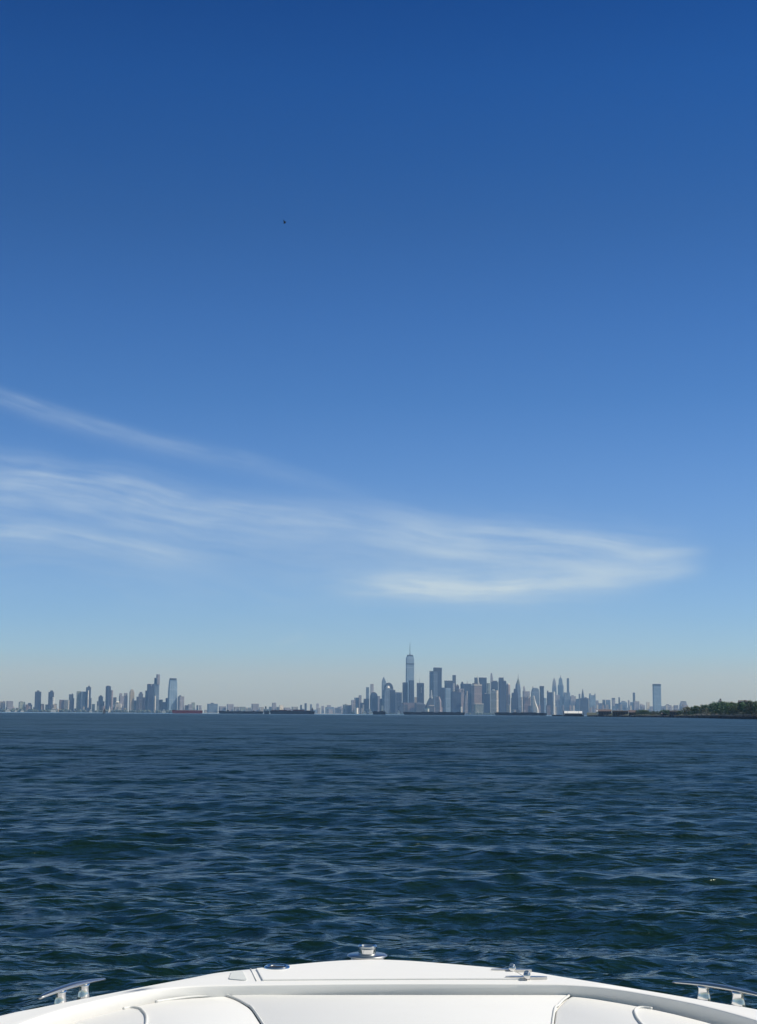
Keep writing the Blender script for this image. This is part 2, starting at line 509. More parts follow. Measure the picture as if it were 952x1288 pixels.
def land_strip(name, pts, depth, z, mat, front=-3.0):
    """low land: front edge through pts (photo x, distance m), reaching depth metres back"""
    a = [az_dist(x, D) for x, D in pts]; b = [az_dist(x, D + depth) for x, D in pts]
    n = len(a); bm = bmesh.new()
    rows = [[bm.verts.new((p.x, p.y, zz)) for p in row] for row, zz in ((a, front), (a, z), (b, z), (b, front))]
    for r0, r1 in zip(rows, rows[1:]):
        for i in range(n - 1): bm.faces.new((r0[i], r0[i + 1], r1[i + 1], r1[i]))
    o = bm_out(name, bm, mat); o['kind'] = 'structure'; return o


land_strip('far_shore_land', [(-260, 10900), (-60, 10900), (120, 10950), (240, 11000), (300, 12300), (430, 13500)], 9000, 3.0, 'far_shore')
land_strip('island_land', [(430, 12000), (470, 11500), (560, 11300), (660, 11300), (760, 11600), (900, 12000), (1150, 12400)], 12000, 3.0, 'far_shore')

# ------------------------------------------------------------------ buildings
def building(x0, x1, top, mat, label, D=11.8, r=0.16, pieces=(), secs=None, name=None, cat=None, group=None, base_name='tower_body', z0=2.0):
    """x0, x1, top: outline in photo pixels; D: distance in km; r: share of the width taken by the side that faces the sun.
       secs: list of (y, x0, x1[, y_right]) from the bottom up; pieces: (part name, material, secs) that stand on or in front of the body"""
    D = D * 1000.0
    xm = 0.5 * (x0 + x1)
    ctr = az_dist(xm, D, z0)
    mpp = (az_dist(xm + 1, D) - az_dist(xm, D)).length      # metres per photo pixel
    th = R(30) if r < 0.6 else R(50)
    view = math.atan2(ctr.x, ctr.y)                          # turn with the line of sight
    rz = th - view
    hgt = (HY0 + HS * xm - top) * mpp
    nm = name or ('skyscraper' if hgt > 95 else 'office_building' if hgt > 48 else 'low_building')
    ct = cat or ('skyscraper' if hgt > 95 else 'building')

    def Z(y): return CAM_H + (HY0 + HS * xm - y) * mpp - z0

    def mesh(sc, nrm, mt, parent, fwd=0.0, rr=None):
        q = r if rr is None else rr
        bm = bmesh.new(); rings = []
        for s in sc:
            y, a, b = s[0], s[1], s[2]
            Wd = max(b - a, 0.02) * mpp; off = ((a + b) / 2 - xm) * mpp
            w, d = (1 - q) * Wd / math.cos(th), q * Wd / math.sin(th)
            d = max(d, 0.12 * w)
            zl = 0.0 if y is None else Z(y); zr = Z(s[3]) if len(s) > 3 else zl
            ox, oy = off * math.cos(th), -off * math.sin(th)          # lateral offset expressed in the turned frame
            ox -= fwd * math.sin(th); oy -= fwd * math.cos(th)
            rings.append([(ox - w / 2, oy - d / 2, zl), (ox + w / 2, oy - d / 2, zr), (ox + w / 2, oy + d / 2, zr), (ox - w / 2, oy + d / 2, zl)])
        loft(bm, rings)
        return bm_out(nrm, bm, mt, parent)
    body = secs or [(None, x0, x1), (top, x0, x1)]
    if not pieces:
        o = mesh(body, nm, mat, None)
        o.location = ctr; o.rotation_euler = (0, 0, rz)
        return tag(o, label, ct, group)
    t_ = thing(nm, ctr, label, ct, group, rz)
    mesh(body, base_name, mat, t_)
    for p in pieces:
        kw = p[3] if len(p) > 3 else {}
        mesh(p[2], p[0], p[1], t_, kw.get('fwd', 0.0), kw.get('r'))
    return t_


def dome(x0, x1, ytop, ybase, n=6):
    xm, hw = (x0 + x1) / 2, (x1 - x0) / 2
    return [(ybase - (ybase - ytop) * math.sin(k / n * math.pi / 2), xm - hw * max(.08, math.cos(k / n * math.pi / 2)), xm + hw * max(.08, math.cos(k / n * math.pi / 2))) for k in range(n + 1)]


B = building
GJ, GM, GU = 'towers on the far western shore', 'towers of the dense island downtown', 'far midtown towers behind the downtown'
J = dict(D=11.3, group=GJ)
# --- western shore, from the picture edge to the tapered glass tower
B(-3, 3, 882, 'concrete', 'low grey block cut by the photo edge on the western shore', **J)
B(3.2, 6.2, 881.5, 'lavender_stone', 'thin grey block beside the one cut by the photo edge', **J)
B(7.5, 16, 881.5, 'lavender_stone', 'broad grey flat-topped block near the photo edge on the western shore', **J)
B(23, 31, 882.5, 'green_stone', 'squat grey-green block halfway between the photo edge and the dark twin towers', pieces=[('penthouse', 'concrete', [(883, 25, 28), (881.5, 25, 28)])], **J)
B(31.5, 40, 886, 'brick', 'low brown stepped block just before the first dark twin tower', pieces=[('setback', 'brick', [(886.2, 34, 39), (884, 35, 38.5)])], **J)
B(43, 51, 869.5, 'navy_glass', 'first of two dark blue twin towers with a small rooftop box', pieces=[('penthouse', 'slate', [(869.7, 45.3, 48.7), (868, 45.5, 48.5)])], **J)
B(51, 55, 885.2, 'pink_stone', 'small pinkish block at the foot of the first twin tower', **J)
B(56.5, 60, 886, 'green_stone', 'small grey-green block between the dark twin towers', **J)
B(60, 65.2, 870, 'navy_glass', 'second dark blue twin tower with an overhanging upper half', pieces=[('upper_storeys', 'navy_glass', [(876.5, 60, 67), (870, 60, 67)], dict(fwd=3)), ('penthouse', 'slate', [(870.2, 62, 66), (868, 62.4, 65.6)])], **J)
B(65.2, 67.6, 877, 'white_panel', 'slim bright white tower touching the second dark twin', r=.7, D=11.2, group=GJ)
B(64, 70.5, 886, 'tan_stone', 'low tan block below the second dark twin', r=.5, D=11.1, group=GJ)
B(67.5, 71, 885, 'green_stone', 'little grey-green block right after the tan one below the second twin', **J)
B(74, 80.2, 880, 'brick', 'brownish grey flat block beside the cream lit block', **J)
B(80.4, 86.8, 880.2, 'pale_stone', 'cream sunlit block with pale face on the western shore', r=.8, **J)
B(87, 92.8, 878, 'navy_glass', 'dark tower with a wide head standing right of the cream block', pieces=[('crown', 'slate', [(880, 86, 91.6), (873, 86, 91.6)], dict(fwd=4)), ('penthouse', 'slate', [(873.2, 89.5, 91), (872, 89.5, 91)])], **J)
B(95.5, 100.3, 869, 'green_stone', 'greenish grey slab leading the row of three joined towers', **J)
B(100.3, 107.3, 869.6, 'steel_glass', 'blue-grey slab in the middle of three joined towers', **J)
B(107.2, 113.5, 864, 'navy_glass', 'dark tower with sunlit white edge and a small roof mast', pieces=[('painted_highlight', 'white_panel', [(890, 109, 111), (868, 109, 111)], dict(fwd=9, r=.5)), ('penthouse', 'slate', [(864.2, 109.3, 112.4), (862.6, 110, 112)]), ('mast', 'slate', [(862.7, 110.7, 111.2), (860.5, 110.8, 111.1)])], **J)  # sunlit edge of the tower painted on as a white strip
B(112.8, 114.6, 878, 'slate', 'thin dark block attached to the sunlit-edged tower', D=11.25, group=GJ)
B(115.2, 119, 885.5, 'green_stone', 'low grey-green block after the sunlit-edged tower', **J)
B(121.5, 131, 882, 'slate', 'dark stepped block with a peaked top before the two-toned tower', secs=[(None, 121.5, 131), (882, 121.5, 131), (882, 123.2, 129), (876, 123.2, 129)], pieces=[('crown', 'slate', [(876.2, 124, 128), (874.3, 125, 127)])], **J)
B(132, 138.6, 863, 'navy_glass', 'two-toned tower, dark front and pale sunlit side', r=.42, pieces=[('roof_box', 'slate', [(863.2, 133, 137.6), (862.2, 133.4, 137)])], **J)
B(138.2, 141.4, 868, 'pink_stone', 'narrow pinkish tower pressed against the two-toned tower', r=.5, D=11.4, group=GJ)
B(141.8, 146, 877, 'slate', 'dark stub tower behind the white arched roof', D=11.5, group=GJ)
B(142.5, 152.5, 889, 'concrete', 'hall with a white arched roof on the western waterfront', secs=[(None, 142.5, 152.5), (889, 142.5, 152.5)] + dome(143, 152, 883.4, 889)[1:], pieces=[('arch_rim', 'white_panel', [(890, 142.3, 143.4), (886, 142.6, 143.6)], dict(fwd=12)), ('arch_rim', 'white_panel', [(886, 142.8, 144.6), (883, 145, 150), (882.4, 146, 149)], dict(fwd=10)), ('arch_rim', 'white_panel', [(890, 151.7, 152.8), (885, 151.2, 152.2)], dict(fwd=12))], base_name='hall', D=11.0, group=GJ)
B(149, 160, 875.5, 'lavender_stone', 'broad block carrying a pair of small rooftop towers', pieces=[('upper_storeys', 'lavender_stone', [(875.7, 149.3, 153), (871.8, 149.6, 152.8)]), ('upper_storeys', 'lavender_stone', [(875.7, 155, 159.8), (871.4, 155.4, 159.4)])], **J)
B(162, 168.3, 868.5, 'tan_stone', 'brownish tan tower with rounded shoulders', secs=[(None, 162, 168.3), (871, 162, 168.3), (868, 163, 167.3), (866.8, 164.2, 166.3)], **J)
B(168.3, 171.2, 881, 'slate', 'short dark block after the rounded tan tower', **J)
B(171, 173.8, 876.3, 'pink_stone', 'slim pinkish block before the stepped pink tower', **J)
B(173.6, 179.2, 872.5, 'pink_stone', 'stepped pinkish tower with a narrower top', pieces=[('setback', 'pink_stone', [(872.7, 174.6, 178.4), (870.3, 175, 178)])], **J)
B(179, 183, 877, 'brick', 'brownish mid-height block before the tallest western pair', r=.3, **J)
B(182, 184.6, 868.5, 'slate', 'thin dark tower hugging the shorter of the tallest western pair', **J)
B(184, 192.4, 860.2, 'navy_glass', 'shorter dark blue tower of the tallest western pair', pieces=[('roof_notch', 'lavender_stone', [(863, 188.3, 190), (860.1, 188.6, 189.8)], dict(fwd=9, r=.5))], **J)
B(192, 199.4, 860, 'steel_glass', 'tallest tower on the western shore with a stepped top', r=.25, D=11.5, group=GJ, pieces=[('upper_storeys', 'navy_glass', [(860, 192.8, 196), (852.5, 193, 196)], dict(r=.15)), ('upper_storeys', 'lavender_stone', [(861, 195.2, 199.9), (848, 195.4, 199.8)], dict(r=.35, fwd=4))])
B(193.4, 195.6, 875, 'pale_stone', 'slim pale block at the foot of the tallest western tower', r=.6, D=11.1, group=GJ)
B(196, 198.6, 879, 'steel_glass', 'small blue-grey block below the tallest western tower', D=11.15, group=GJ)
B(199.4, 204.3, 880, 'slate', 'dark low block in the gap before the tapered glass tower', **J)
B(204.3, 208.2, 883, 'slate', 'lowest dark block in the gap before the tapered glass tower', **J)
B(207.8, 210.6, 878, 'navy_glass', 'narrow blue block touching the tapered glass tower', **J)
B(210, 222.6, 853, 'sky_glass', 'lone tapered blue glass tower with a dark flat crown', secs=[(None, 210.2, 222.6), (870, 210.6, 222.4), (860, 211.2, 222), (853.6, 212, 221.2)], pieces=[('crown', 'slate', [(855, 212, 221.1), (853, 212.2, 221)], dict(fwd=4))], **J)
B(223.2, 231.3, 876, 'lavender_stone', 'grey-violet block with a peaked corner after the tapered tower', r=.3, pieces=[('penthouse', 'slate', [(876.2, 224.6, 227.8), (874.6, 225, 227.4)])], **J)
B(232, 236, 887, 'brick', 'low brown block above the red barge', **J)
B(236, 241.4, 885.8, 'lavender_stone', 'low violet-grey block above the red barge', **J)
# --- far low skyline behind the barges
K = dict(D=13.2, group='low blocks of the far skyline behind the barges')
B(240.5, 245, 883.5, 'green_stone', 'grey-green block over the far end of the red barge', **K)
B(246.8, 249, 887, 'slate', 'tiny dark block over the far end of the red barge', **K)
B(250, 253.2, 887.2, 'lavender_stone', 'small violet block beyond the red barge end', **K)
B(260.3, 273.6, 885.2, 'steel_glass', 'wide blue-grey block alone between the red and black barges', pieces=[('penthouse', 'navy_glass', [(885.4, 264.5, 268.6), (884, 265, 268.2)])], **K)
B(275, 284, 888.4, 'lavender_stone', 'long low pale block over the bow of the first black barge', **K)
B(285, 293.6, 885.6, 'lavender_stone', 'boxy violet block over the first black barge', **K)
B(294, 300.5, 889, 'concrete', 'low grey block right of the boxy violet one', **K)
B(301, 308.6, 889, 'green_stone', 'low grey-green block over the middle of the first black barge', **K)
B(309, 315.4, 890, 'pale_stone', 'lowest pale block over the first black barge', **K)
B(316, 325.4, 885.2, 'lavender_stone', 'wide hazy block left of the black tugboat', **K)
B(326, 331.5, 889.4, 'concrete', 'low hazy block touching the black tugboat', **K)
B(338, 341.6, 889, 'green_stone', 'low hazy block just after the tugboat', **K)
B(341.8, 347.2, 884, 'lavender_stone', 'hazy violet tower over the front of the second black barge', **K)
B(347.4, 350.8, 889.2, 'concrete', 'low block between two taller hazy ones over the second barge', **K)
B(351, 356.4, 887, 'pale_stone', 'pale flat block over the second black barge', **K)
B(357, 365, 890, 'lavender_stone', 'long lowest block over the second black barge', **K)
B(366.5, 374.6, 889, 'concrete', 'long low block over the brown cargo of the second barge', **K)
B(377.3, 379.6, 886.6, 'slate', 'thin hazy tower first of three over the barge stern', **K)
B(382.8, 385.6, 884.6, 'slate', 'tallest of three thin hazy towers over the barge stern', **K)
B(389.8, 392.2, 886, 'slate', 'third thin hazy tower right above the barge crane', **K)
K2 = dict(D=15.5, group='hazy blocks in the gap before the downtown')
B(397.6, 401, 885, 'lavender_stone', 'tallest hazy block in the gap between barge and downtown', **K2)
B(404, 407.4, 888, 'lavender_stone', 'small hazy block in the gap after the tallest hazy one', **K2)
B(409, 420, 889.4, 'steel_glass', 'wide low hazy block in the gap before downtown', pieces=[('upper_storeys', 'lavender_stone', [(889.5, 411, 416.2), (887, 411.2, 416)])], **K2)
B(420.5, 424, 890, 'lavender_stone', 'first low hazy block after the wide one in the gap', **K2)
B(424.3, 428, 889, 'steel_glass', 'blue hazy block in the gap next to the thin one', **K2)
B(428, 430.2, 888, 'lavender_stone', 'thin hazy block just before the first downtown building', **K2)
# --- downtown
M = dict(D=11.9, group=GM)
B(431, 437.2, 886.4, 'green_stone', 'grey-green stepped block that starts the downtown', pieces=[('penthouse', 'green_stone', [(886.6, 433, 436), (885.6, 433.4, 435.6)])], **M)
B(437.2, 441.6, 887, 'slate', 'second low block of the downtown, dark grey', **M)
B(441.5, 447, 880.6, 'lavender_stone', 'violet-grey block stepping up beside the low downtown start', **M)
B(445.4, 450.8, 877.6, 'steel_glass', 'blue-grey tower above the bright white shed', D=12.1, group=GM)
B(450.8, 454.5, 874.6, 'lavender_stone', 'slim violet tower behind the dark low block', D=12.1, group=GM)
B(452.6, 457.4, 884, 'slate', 'dark low block before the blue-topped twin slender towers', **M)
B(457, 464.2, 879, 'slate', 'dark flat block in front of the first slender tower', **M)
B(460, 464, 864.6, 'steel_glass', 'first slender blue tower on the downtown edge', D=12.6, group=GM)
B(465.5, 469.7, 860.6, 'lavender_stone', 'second, taller slender tower behind the domed block', D=12.8, group=GM)
B(465, 475, 876, 'navy_glass', 'blue block with a rounded domed top', secs=[(None, 465, 475), (876, 465, 475)] + dome(465.4, 474.6, 870.6, 875.8)[1:], **M)
B(474.6, 478, 875.6, 'lavender_stone', 'narrow violet block after the domed block', D=12.1, group=GM)
B(477.2, 480.8, 879, 'slate', 'narrow dark block before the pointed tower', **M)
B(479.8, 486, 860, 'steel_glass', 'tower with a sharp lopsided pointed top', secs=[(None, 479.8, 486), (862, 479.8, 486), (857, 479.9, 485), (851.8, 481.9, 482.6)], D=12.2, group=GM)
B(481, 497, 867, 'steel_glass', 'wide block crowned by a round dome with a white highlight', secs=[(None, 480.6, 497), (868.4, 481, 496.6), (868.4, 482.6, 494.6), (866.4, 482.6, 494.6)], pieces=[('dome', 'navy_glass', dome(482.6, 494.4, 858.8, 866.6, 8)), ('dome_highlight', 'white_panel', [(866, 484.3, 490.5), (864.6, 484.8, 490), (863, 486, 489)], dict(fwd=45, r=.5))], **M)  # highlight under the dome painted in as a white piece
B(490, 497, 868, 'navy_glass', 'darker flat block overlapping the domed one', D=11.7, group=GM)
B(497, 505.4, 871, 'lavender_stone', 'violet flat block between the dome and the tallest tower', D=12.0, group=GM)
B(506, 512.6, 858.6, 'navy_glass', 'dark slab overlapping the lower half of the tallest tower, toward the dome', D=11.7, group=GM)
B(514, 520.6, 856, 'navy_glass', 'dark slab directly in front of the tallest tower', D=11.7, group=GM)
B(504.6, 522, 884, 'brick', 'broad low purple-brown podium below the tallest tower', D=11.6, group=GM)
B(510, 520.6, 824, 'sky_glass', 'tallest tower, blue glass with chamfered corners and a tall spire', secs=[(None, 509.6, 521), (870, 510, 520.8), (828.4, 510.2, 520.6), (825, 511.6, 519.4), (824.6, 511.8, 519.2)], pieces=[('parapet', 'slate', [(825.6, 511.5, 519.5), (824, 511.9, 519.1)], dict(fwd=2)), ('mechanical_band', 'steel_glass', [(836, 510.1, 520.8), (834.4, 510.1, 520.8)], dict(fwd=2)), ('spire', 'slate', [(824.2, 514.5, 516.1), (822, 514.9, 515.7), (815, 515.0, 515.6), (807.6, 515.2, 515.4)], dict(r=.5))], D=12.0, group=GM)
B(521, 524, 877, 'tan_stone', 'small brownish tower between the tallest tower and the flat pink one', D=12.0, group=GM)
B(524, 533.2, 859.4, 'brick', 'flat-topped purple-brown tower with a white highlight and thin mast', pieces=[('painted_highlight', 'white_panel', [(872, 529.2, 530), (865, 529.2, 530)], dict(fwd=14, r=.6)), ('roof_rim', 'pink_stone', [(860.4, 524, 533.2), (859.2, 524, 533.2)], dict(fwd=3)), ('mast', 'slate', [(859.4, 527.2, 527.6), (853.6, 527.3, 527.5)])], **M)  # front highlight painted on as a thin white strip
B(521.5, 535, 884, 'slate', 'low dark sloping block below the flat purple-brown tower', secs=[(None, 521.5, 536), (886, 521.5, 535), (884, 522, 530)], D=11.6, group=GM)
B(540, 550.4, 844.8, 'steel_glass', 'pale-fronted half of the double tower right after the tallest', r=.5, pieces=[('roof_rim', 'green_stone', [(845.4, 540, 545), (844.2, 540, 545)], dict(r=.2))], D=11.9, group=GM)
B(545, 555.6, 840, 'navy_glass', 'dark taller half of the double tower with a header band', pieces=[('crown', 'slate', [(844, 544.8, 555.8), (840, 544.8, 555.8)], dict(fwd=2))], D=12.1, group=GM)
B(534, 547, 879, 'slate', 'dark stepped pyramid-shaped block with a white lit tip', secs=[(None, 533.6, 547), (888, 535, 546), (881, 538, 545), (878, 540, 544)], pieces=[('spire', 'white_panel', [(878.6, 541, 544), (868, 542, 542.8)], dict(r=.7)), ('ledge', 'pale_stone', [(888, 539, 546), (887, 539, 546)], dict(fwd=30))], D=11.5, group=GM)  # white spire piece is a lit facet, put in as colour
B(547, 555.2, 876.5, 'pink_stone', 'peach-coloured sunlit block below the double tower', r=.75, secs=[(None, 547, 555.2), (882, 547.4, 555), (876.5, 548, 553)], pieces=[('penthouse', 'pale_stone', [(877, 549, 550.4), (875.4, 549.2, 550.2)])], D=11.4, group=GM)
B(555.4, 559.4, 865, 'navy_glass', 'narrow dark tower filling the gap right of the double tower', **M)
B(559, 570.2, 856.6, 'navy_glass', 'wide dark tower with a black top band', pieces=[('crown', 'slate', [(860, 558.9, 570.3), (856.4, 558.9, 570.3)], dict(fwd=2))], D=12.0, group=GM)
B(559.4, 566.8, 865.6, 'sky_glass', 'light blue slab in front of the wide dark tower', D=11.6, group=GM)
B(566.8, 580, 871, 'navy_glass', 'dark blue flat slab beside the light blue one', pieces=[('roof_box', 'slate', [(871.2, 568, 574), (869.8, 568, 574)])], D=11.5, group=GM)
B(569, 573.4, 849.4, 'slate', 'slender dark tower rising behind the wide black-topped tower', r=.3, D=12.5, group=GM)
B(569.4, 571.4, 859.6, 'white_panel', 'thin white sunlit tower edge before the slender dark tower', r=.8, D=11.8, group=GM)  # sunlit edge of a tower, painted in as a slim white block
B(572.4, 577.4, 862.4, 'brick', 'brown tower after the slender dark tower', pieces=[('penthouse', 'brick', [(862.6, 574, 576.4), (861, 574.2, 576.2)])], D=12.0, group=GM)
B(575.6, 583.4, 866.5, 'pink_stone', 'pinkish stepped tower with sunlit corner glint', r=.3, pieces=[('painted_glint', 'white_panel', [(869.6, 582.2, 583.4), (866.4, 582.2, 583.4)], dict(fwd=8, r=.7))], D=11.8, group=GM)  # corner glint of sunlight painted on in white
B(579, 592.6, 860.2, 'navy_glass', 'broad dark tower with a thin roof spike', pieces=[('penthouse', 'slate', [(860.4, 579.6, 583), (857.8, 580.2, 582.4)]), ('spire', 'slate', [(860.3, 587.2, 588), (856.6, 587.5, 587.7)])], D=12.0, group=GM)
B(583.6, 588.4, 874, 'lavender_stone', 'violet block with pale ledges below the spiked dark tower', r=.35, secs=[(None, 582, 588.6), (884, 583, 588.4), (874, 584.6, 587.6)], D=11.5, group=GM)
B(586.4, 588.2, 869, 'pale_stone', 'thin pale tower in front of the spiked dark tower', r=.7, D=11.55, group=GM)
B(579, 581.2, 889, 'white_panel', 'tiny white block at the water below the dark blue slab', r=.7, D=11.35, group=GM)
B(588.6, 594, 872, 'navy_glass', 'narrow dark block left of the big pinkish-grey slab', D=11.7, group=GM)
B(592.6, 606, 861, 'pink_stone', 'big pinkish-grey slab with a pale roof band', r=.3, pieces=[('roof_band', 'pale_stone', [(862.6, 592.5, 606.1), (861, 592.5, 606.1)], dict(fwd=2)), ('penthouse', 'brick', [(861.1, 594, 600.6), (859.5, 594, 600.6)])], D=11.7, group=GM)
B(596.6, 601.2, 852.4, 'slate', 'dark tower behind the pinkish-grey slab, nearer the spike', D=12.3, group=GM)
B(600.6, 603.2, 858, 'white_panel', 'white slanted pinnacle over the pinkish-grey slab', r=.7, secs=[(None, 600.8, 603.2), (861, 600.8, 603.2), (851, 600.2, 600.8)], D=12.0, group=GM)
B(602.2, 612.2, 852.6, 'navy_glass', 'broad dark tower with a flat square top behind the pinkish slab', r=.2, pieces=[('roof_rim', 'slate', [(854.6, 602.1, 612.3), (852.4, 602.1, 612.3)], dict(fwd=2))], D=12.1, group=GM)
B(596, 608, 885, 'green_stone', 'low grey-green waterfront block with a pale cornice', pieces=[('cornice', 'pale_stone', [(886, 595.8, 608.2), (885, 595.8, 608.2)], dict(fwd=3)), ('doorway', 'pale_stone', [(896, 600, 601.4), (892.4, 600.2, 601.2)], dict(fwd=15, r=.5))], D=11.4, group=GM)
B(606.4, 616.6, 873, 'navy_glass', 'dark mid-height block with a pale blip on its roof', pieces=[('roof_box', 'pale_stone', [(874, 609.4, 611.8), (872, 609.8, 611.2)], dict(r=.6))], D=11.6, group=GM)
B(612.4, 616.4, 859.4, 'green_stone', 'narrow grey tower between the flat square top and the slim violet tower', r=.35, D=12.1, group=GM)
B(616.9, 620.4, 847, 'lavender_stone', 'very slim hazy violet tower, the tallest of its neighbours', secs=[(None, 616.9, 620.4), (856, 616.9, 620.4), (850, 617.1, 619.6), (846.6, 617.4, 619)], D=13.5, group=GM)
B(617.8, 626.6, 858, 'navy_glass', 'dark blue tower with a black roof box above the cream slab', pieces=[('penthouse', 'slate', [(858.2, 619.6, 625.6), (856.4, 619.8, 625.4)])], D=12.0, group=GM)
B(617.2, 627, 868.6, 'pale_stone', 'bright cream slab facing the water', r=.75, pieces=[('penthouse', 'white_panel', [(868.8, 618.8, 622.4), (867.2, 619, 622)])], D=11.5, group=GM)
B(627, 636.8, 856.4, 'navy_glass', 'tall dark blue slab right of the bright cream slab', pieces=[('penthouse', 'slate', [(856.6, 627.2, 633.8), (852.4, 627.4, 633.6)]), ('mast', 'slate', [(852.6, 633.2, 633.6), (850.8, 633.3, 633.5)])], D=11.6, group=GM)
B(636.6, 641.8, 861, 'pink_stone', 'narrow pinkish slab joined to the tall dark slab', r=.6, pieces=[('roof_band', 'white_panel', [(860.9, 636, 641.4), (859.8, 636.2, 641.2)])], D=11.7, group=GM)
B(637.2, 642, 886.6, 'tan_stone', 'low sunlit tan block at the foot of the narrow pinkish slab', r=.8, D=11.4, group=GM)
B(643, 652, 871.6, 'navy_glass', 'dark block stepping up beside the pyramid-topped tower', secs=[(None, 642.6, 652), (878, 642.8, 652), (878, 643.4, 651.6), (871.4, 643.6, 651.4), (871.4, 646, 650.6), (866.4, 646.4, 650.4)], D=11.7, group=GM)
B(648.2, 655, 866, 'steel_glass', 'tower with a steep pyramid roof and needle spire', r=.4, secs=[(None, 647.8, 655.2), (868, 648, 655), (861, 648.8, 654.2)], pieces=[('roof', 'green_stone', [(861, 648.8, 654.2), (856.6, 650.6, 653.4), (853.4, 651.4, 652.6)], dict(r=.35)), ('spire', 'slate', [(853.6, 651.7, 652.3), (847.6, 651.9, 652.1)])], D=12.0, group=GM)
B(654.2, 657.6, 877, 'pale_stone', 'slim pale tower in the gap after the pyramid-topped tower', r=.75, D=12.4, group=GM)
B(657.4, 666.6, 869.6, 'lavender_stone', 'violet block with a small pinnacle above the glinting block', pieces=[('pinnacle', 'lavender_stone', [(869.7, 658, 661), (864.4, 658.4, 660.2), (862.8, 658.9, 659.6)])], D=12.3, group=GM)
B(657.8, 667.6, 876.4, 'brick', 'brown-grey block with two bright glints along its roof', pieces=[('painted_glint', 'white_panel', [(878.2, 663.6, 666), (875.8, 663.6, 666)], dict(fwd=14, r=.7)), ('painted_glint', 'white_panel', [(877.8, 661, 662), (876, 661, 662)], dict(fwd=14, r=.7))], D=11.7, group=GM)  # both roof glints are painted on as white pieces
B(668, 678.6, 869, 'steel_glass', 'blue tower with rounded shoulders and antenna', secs=[(None, 668, 678.6), (871, 668, 678.4), (867, 669.2, 677.8), (865.2, 670.8, 676)], pieces=[('antenna', 'slate', [(868, 669.4, 671.4), (863, 670.2, 670.6)])], D=11.9, group=GM)
B(669.4, 677.4, 875, 'white_panel', 'bright white building with a slanted narrowing side', r=.8, secs=[(None, 671.2, 677.6), (892, 671, 677.2), (884, 670, 674.2), (875, 669.4, 672)], D=11.5, group=GM)
B(679, 684.3, 863.6, 'navy_glass', 'dark narrow tower with a flared flat header', pieces=[('crown', 'slate', [(865.4, 678.8, 684.5), (863, 678.8, 684.7)], dict(fwd=2))], D=11.8, group=GM)
B(684.3, 687.6, 878, 'sky_glass', 'pale blue low tower after the flared dark one', D=11.9, group=GM)
B(688, 696, 870.8, 'navy_glass', 'dark block whose roof is higher at one corner, before the thin pale tower', pieces=[('penthouse', 'slate', [(871, 688, 690.2), (868.8, 688.2, 690)])], D=11.6, group=GM)
B(695.6, 698.2, 870, 'white_panel', 'thin bright pale tower beside the dark high-cornered block', r=.7, D=11.55, group=GM)
# --- midtown, far behind
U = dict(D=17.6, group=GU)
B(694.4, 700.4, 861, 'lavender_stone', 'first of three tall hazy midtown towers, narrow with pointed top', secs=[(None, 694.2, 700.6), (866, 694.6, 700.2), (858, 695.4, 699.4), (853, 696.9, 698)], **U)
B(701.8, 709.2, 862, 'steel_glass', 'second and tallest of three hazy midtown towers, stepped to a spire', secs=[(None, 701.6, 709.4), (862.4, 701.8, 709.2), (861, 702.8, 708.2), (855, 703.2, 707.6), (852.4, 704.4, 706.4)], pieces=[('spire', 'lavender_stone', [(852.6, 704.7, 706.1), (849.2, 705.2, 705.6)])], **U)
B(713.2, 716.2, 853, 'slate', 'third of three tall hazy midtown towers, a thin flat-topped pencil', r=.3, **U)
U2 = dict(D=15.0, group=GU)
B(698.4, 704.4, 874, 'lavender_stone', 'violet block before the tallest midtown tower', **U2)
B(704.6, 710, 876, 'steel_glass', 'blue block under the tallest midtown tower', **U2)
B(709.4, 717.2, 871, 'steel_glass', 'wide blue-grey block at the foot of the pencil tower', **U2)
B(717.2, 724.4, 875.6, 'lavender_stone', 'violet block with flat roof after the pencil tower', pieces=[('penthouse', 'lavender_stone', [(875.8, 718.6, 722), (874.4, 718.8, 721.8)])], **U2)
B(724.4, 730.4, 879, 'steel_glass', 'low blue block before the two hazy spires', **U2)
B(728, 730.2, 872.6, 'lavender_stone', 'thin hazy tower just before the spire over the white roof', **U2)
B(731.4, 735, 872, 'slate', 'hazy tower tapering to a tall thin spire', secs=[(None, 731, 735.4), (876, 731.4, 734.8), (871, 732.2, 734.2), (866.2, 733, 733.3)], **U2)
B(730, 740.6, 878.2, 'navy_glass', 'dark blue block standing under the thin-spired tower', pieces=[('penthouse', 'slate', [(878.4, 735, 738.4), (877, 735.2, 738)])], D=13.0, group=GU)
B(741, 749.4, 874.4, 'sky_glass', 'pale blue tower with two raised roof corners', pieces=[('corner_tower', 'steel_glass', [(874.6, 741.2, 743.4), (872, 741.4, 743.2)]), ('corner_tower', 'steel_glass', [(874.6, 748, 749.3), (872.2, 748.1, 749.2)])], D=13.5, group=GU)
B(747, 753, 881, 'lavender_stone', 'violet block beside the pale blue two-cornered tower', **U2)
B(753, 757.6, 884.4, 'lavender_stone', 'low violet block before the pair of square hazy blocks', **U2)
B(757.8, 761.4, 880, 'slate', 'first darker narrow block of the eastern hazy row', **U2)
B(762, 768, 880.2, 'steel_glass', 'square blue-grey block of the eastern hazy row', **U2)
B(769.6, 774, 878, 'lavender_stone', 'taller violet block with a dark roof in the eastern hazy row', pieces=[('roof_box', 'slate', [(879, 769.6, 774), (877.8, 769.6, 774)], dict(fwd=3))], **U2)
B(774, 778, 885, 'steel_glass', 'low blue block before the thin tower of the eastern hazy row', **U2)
B(778, 780, 877, 'slate', 'thin short tower of the eastern hazy row', **U2)
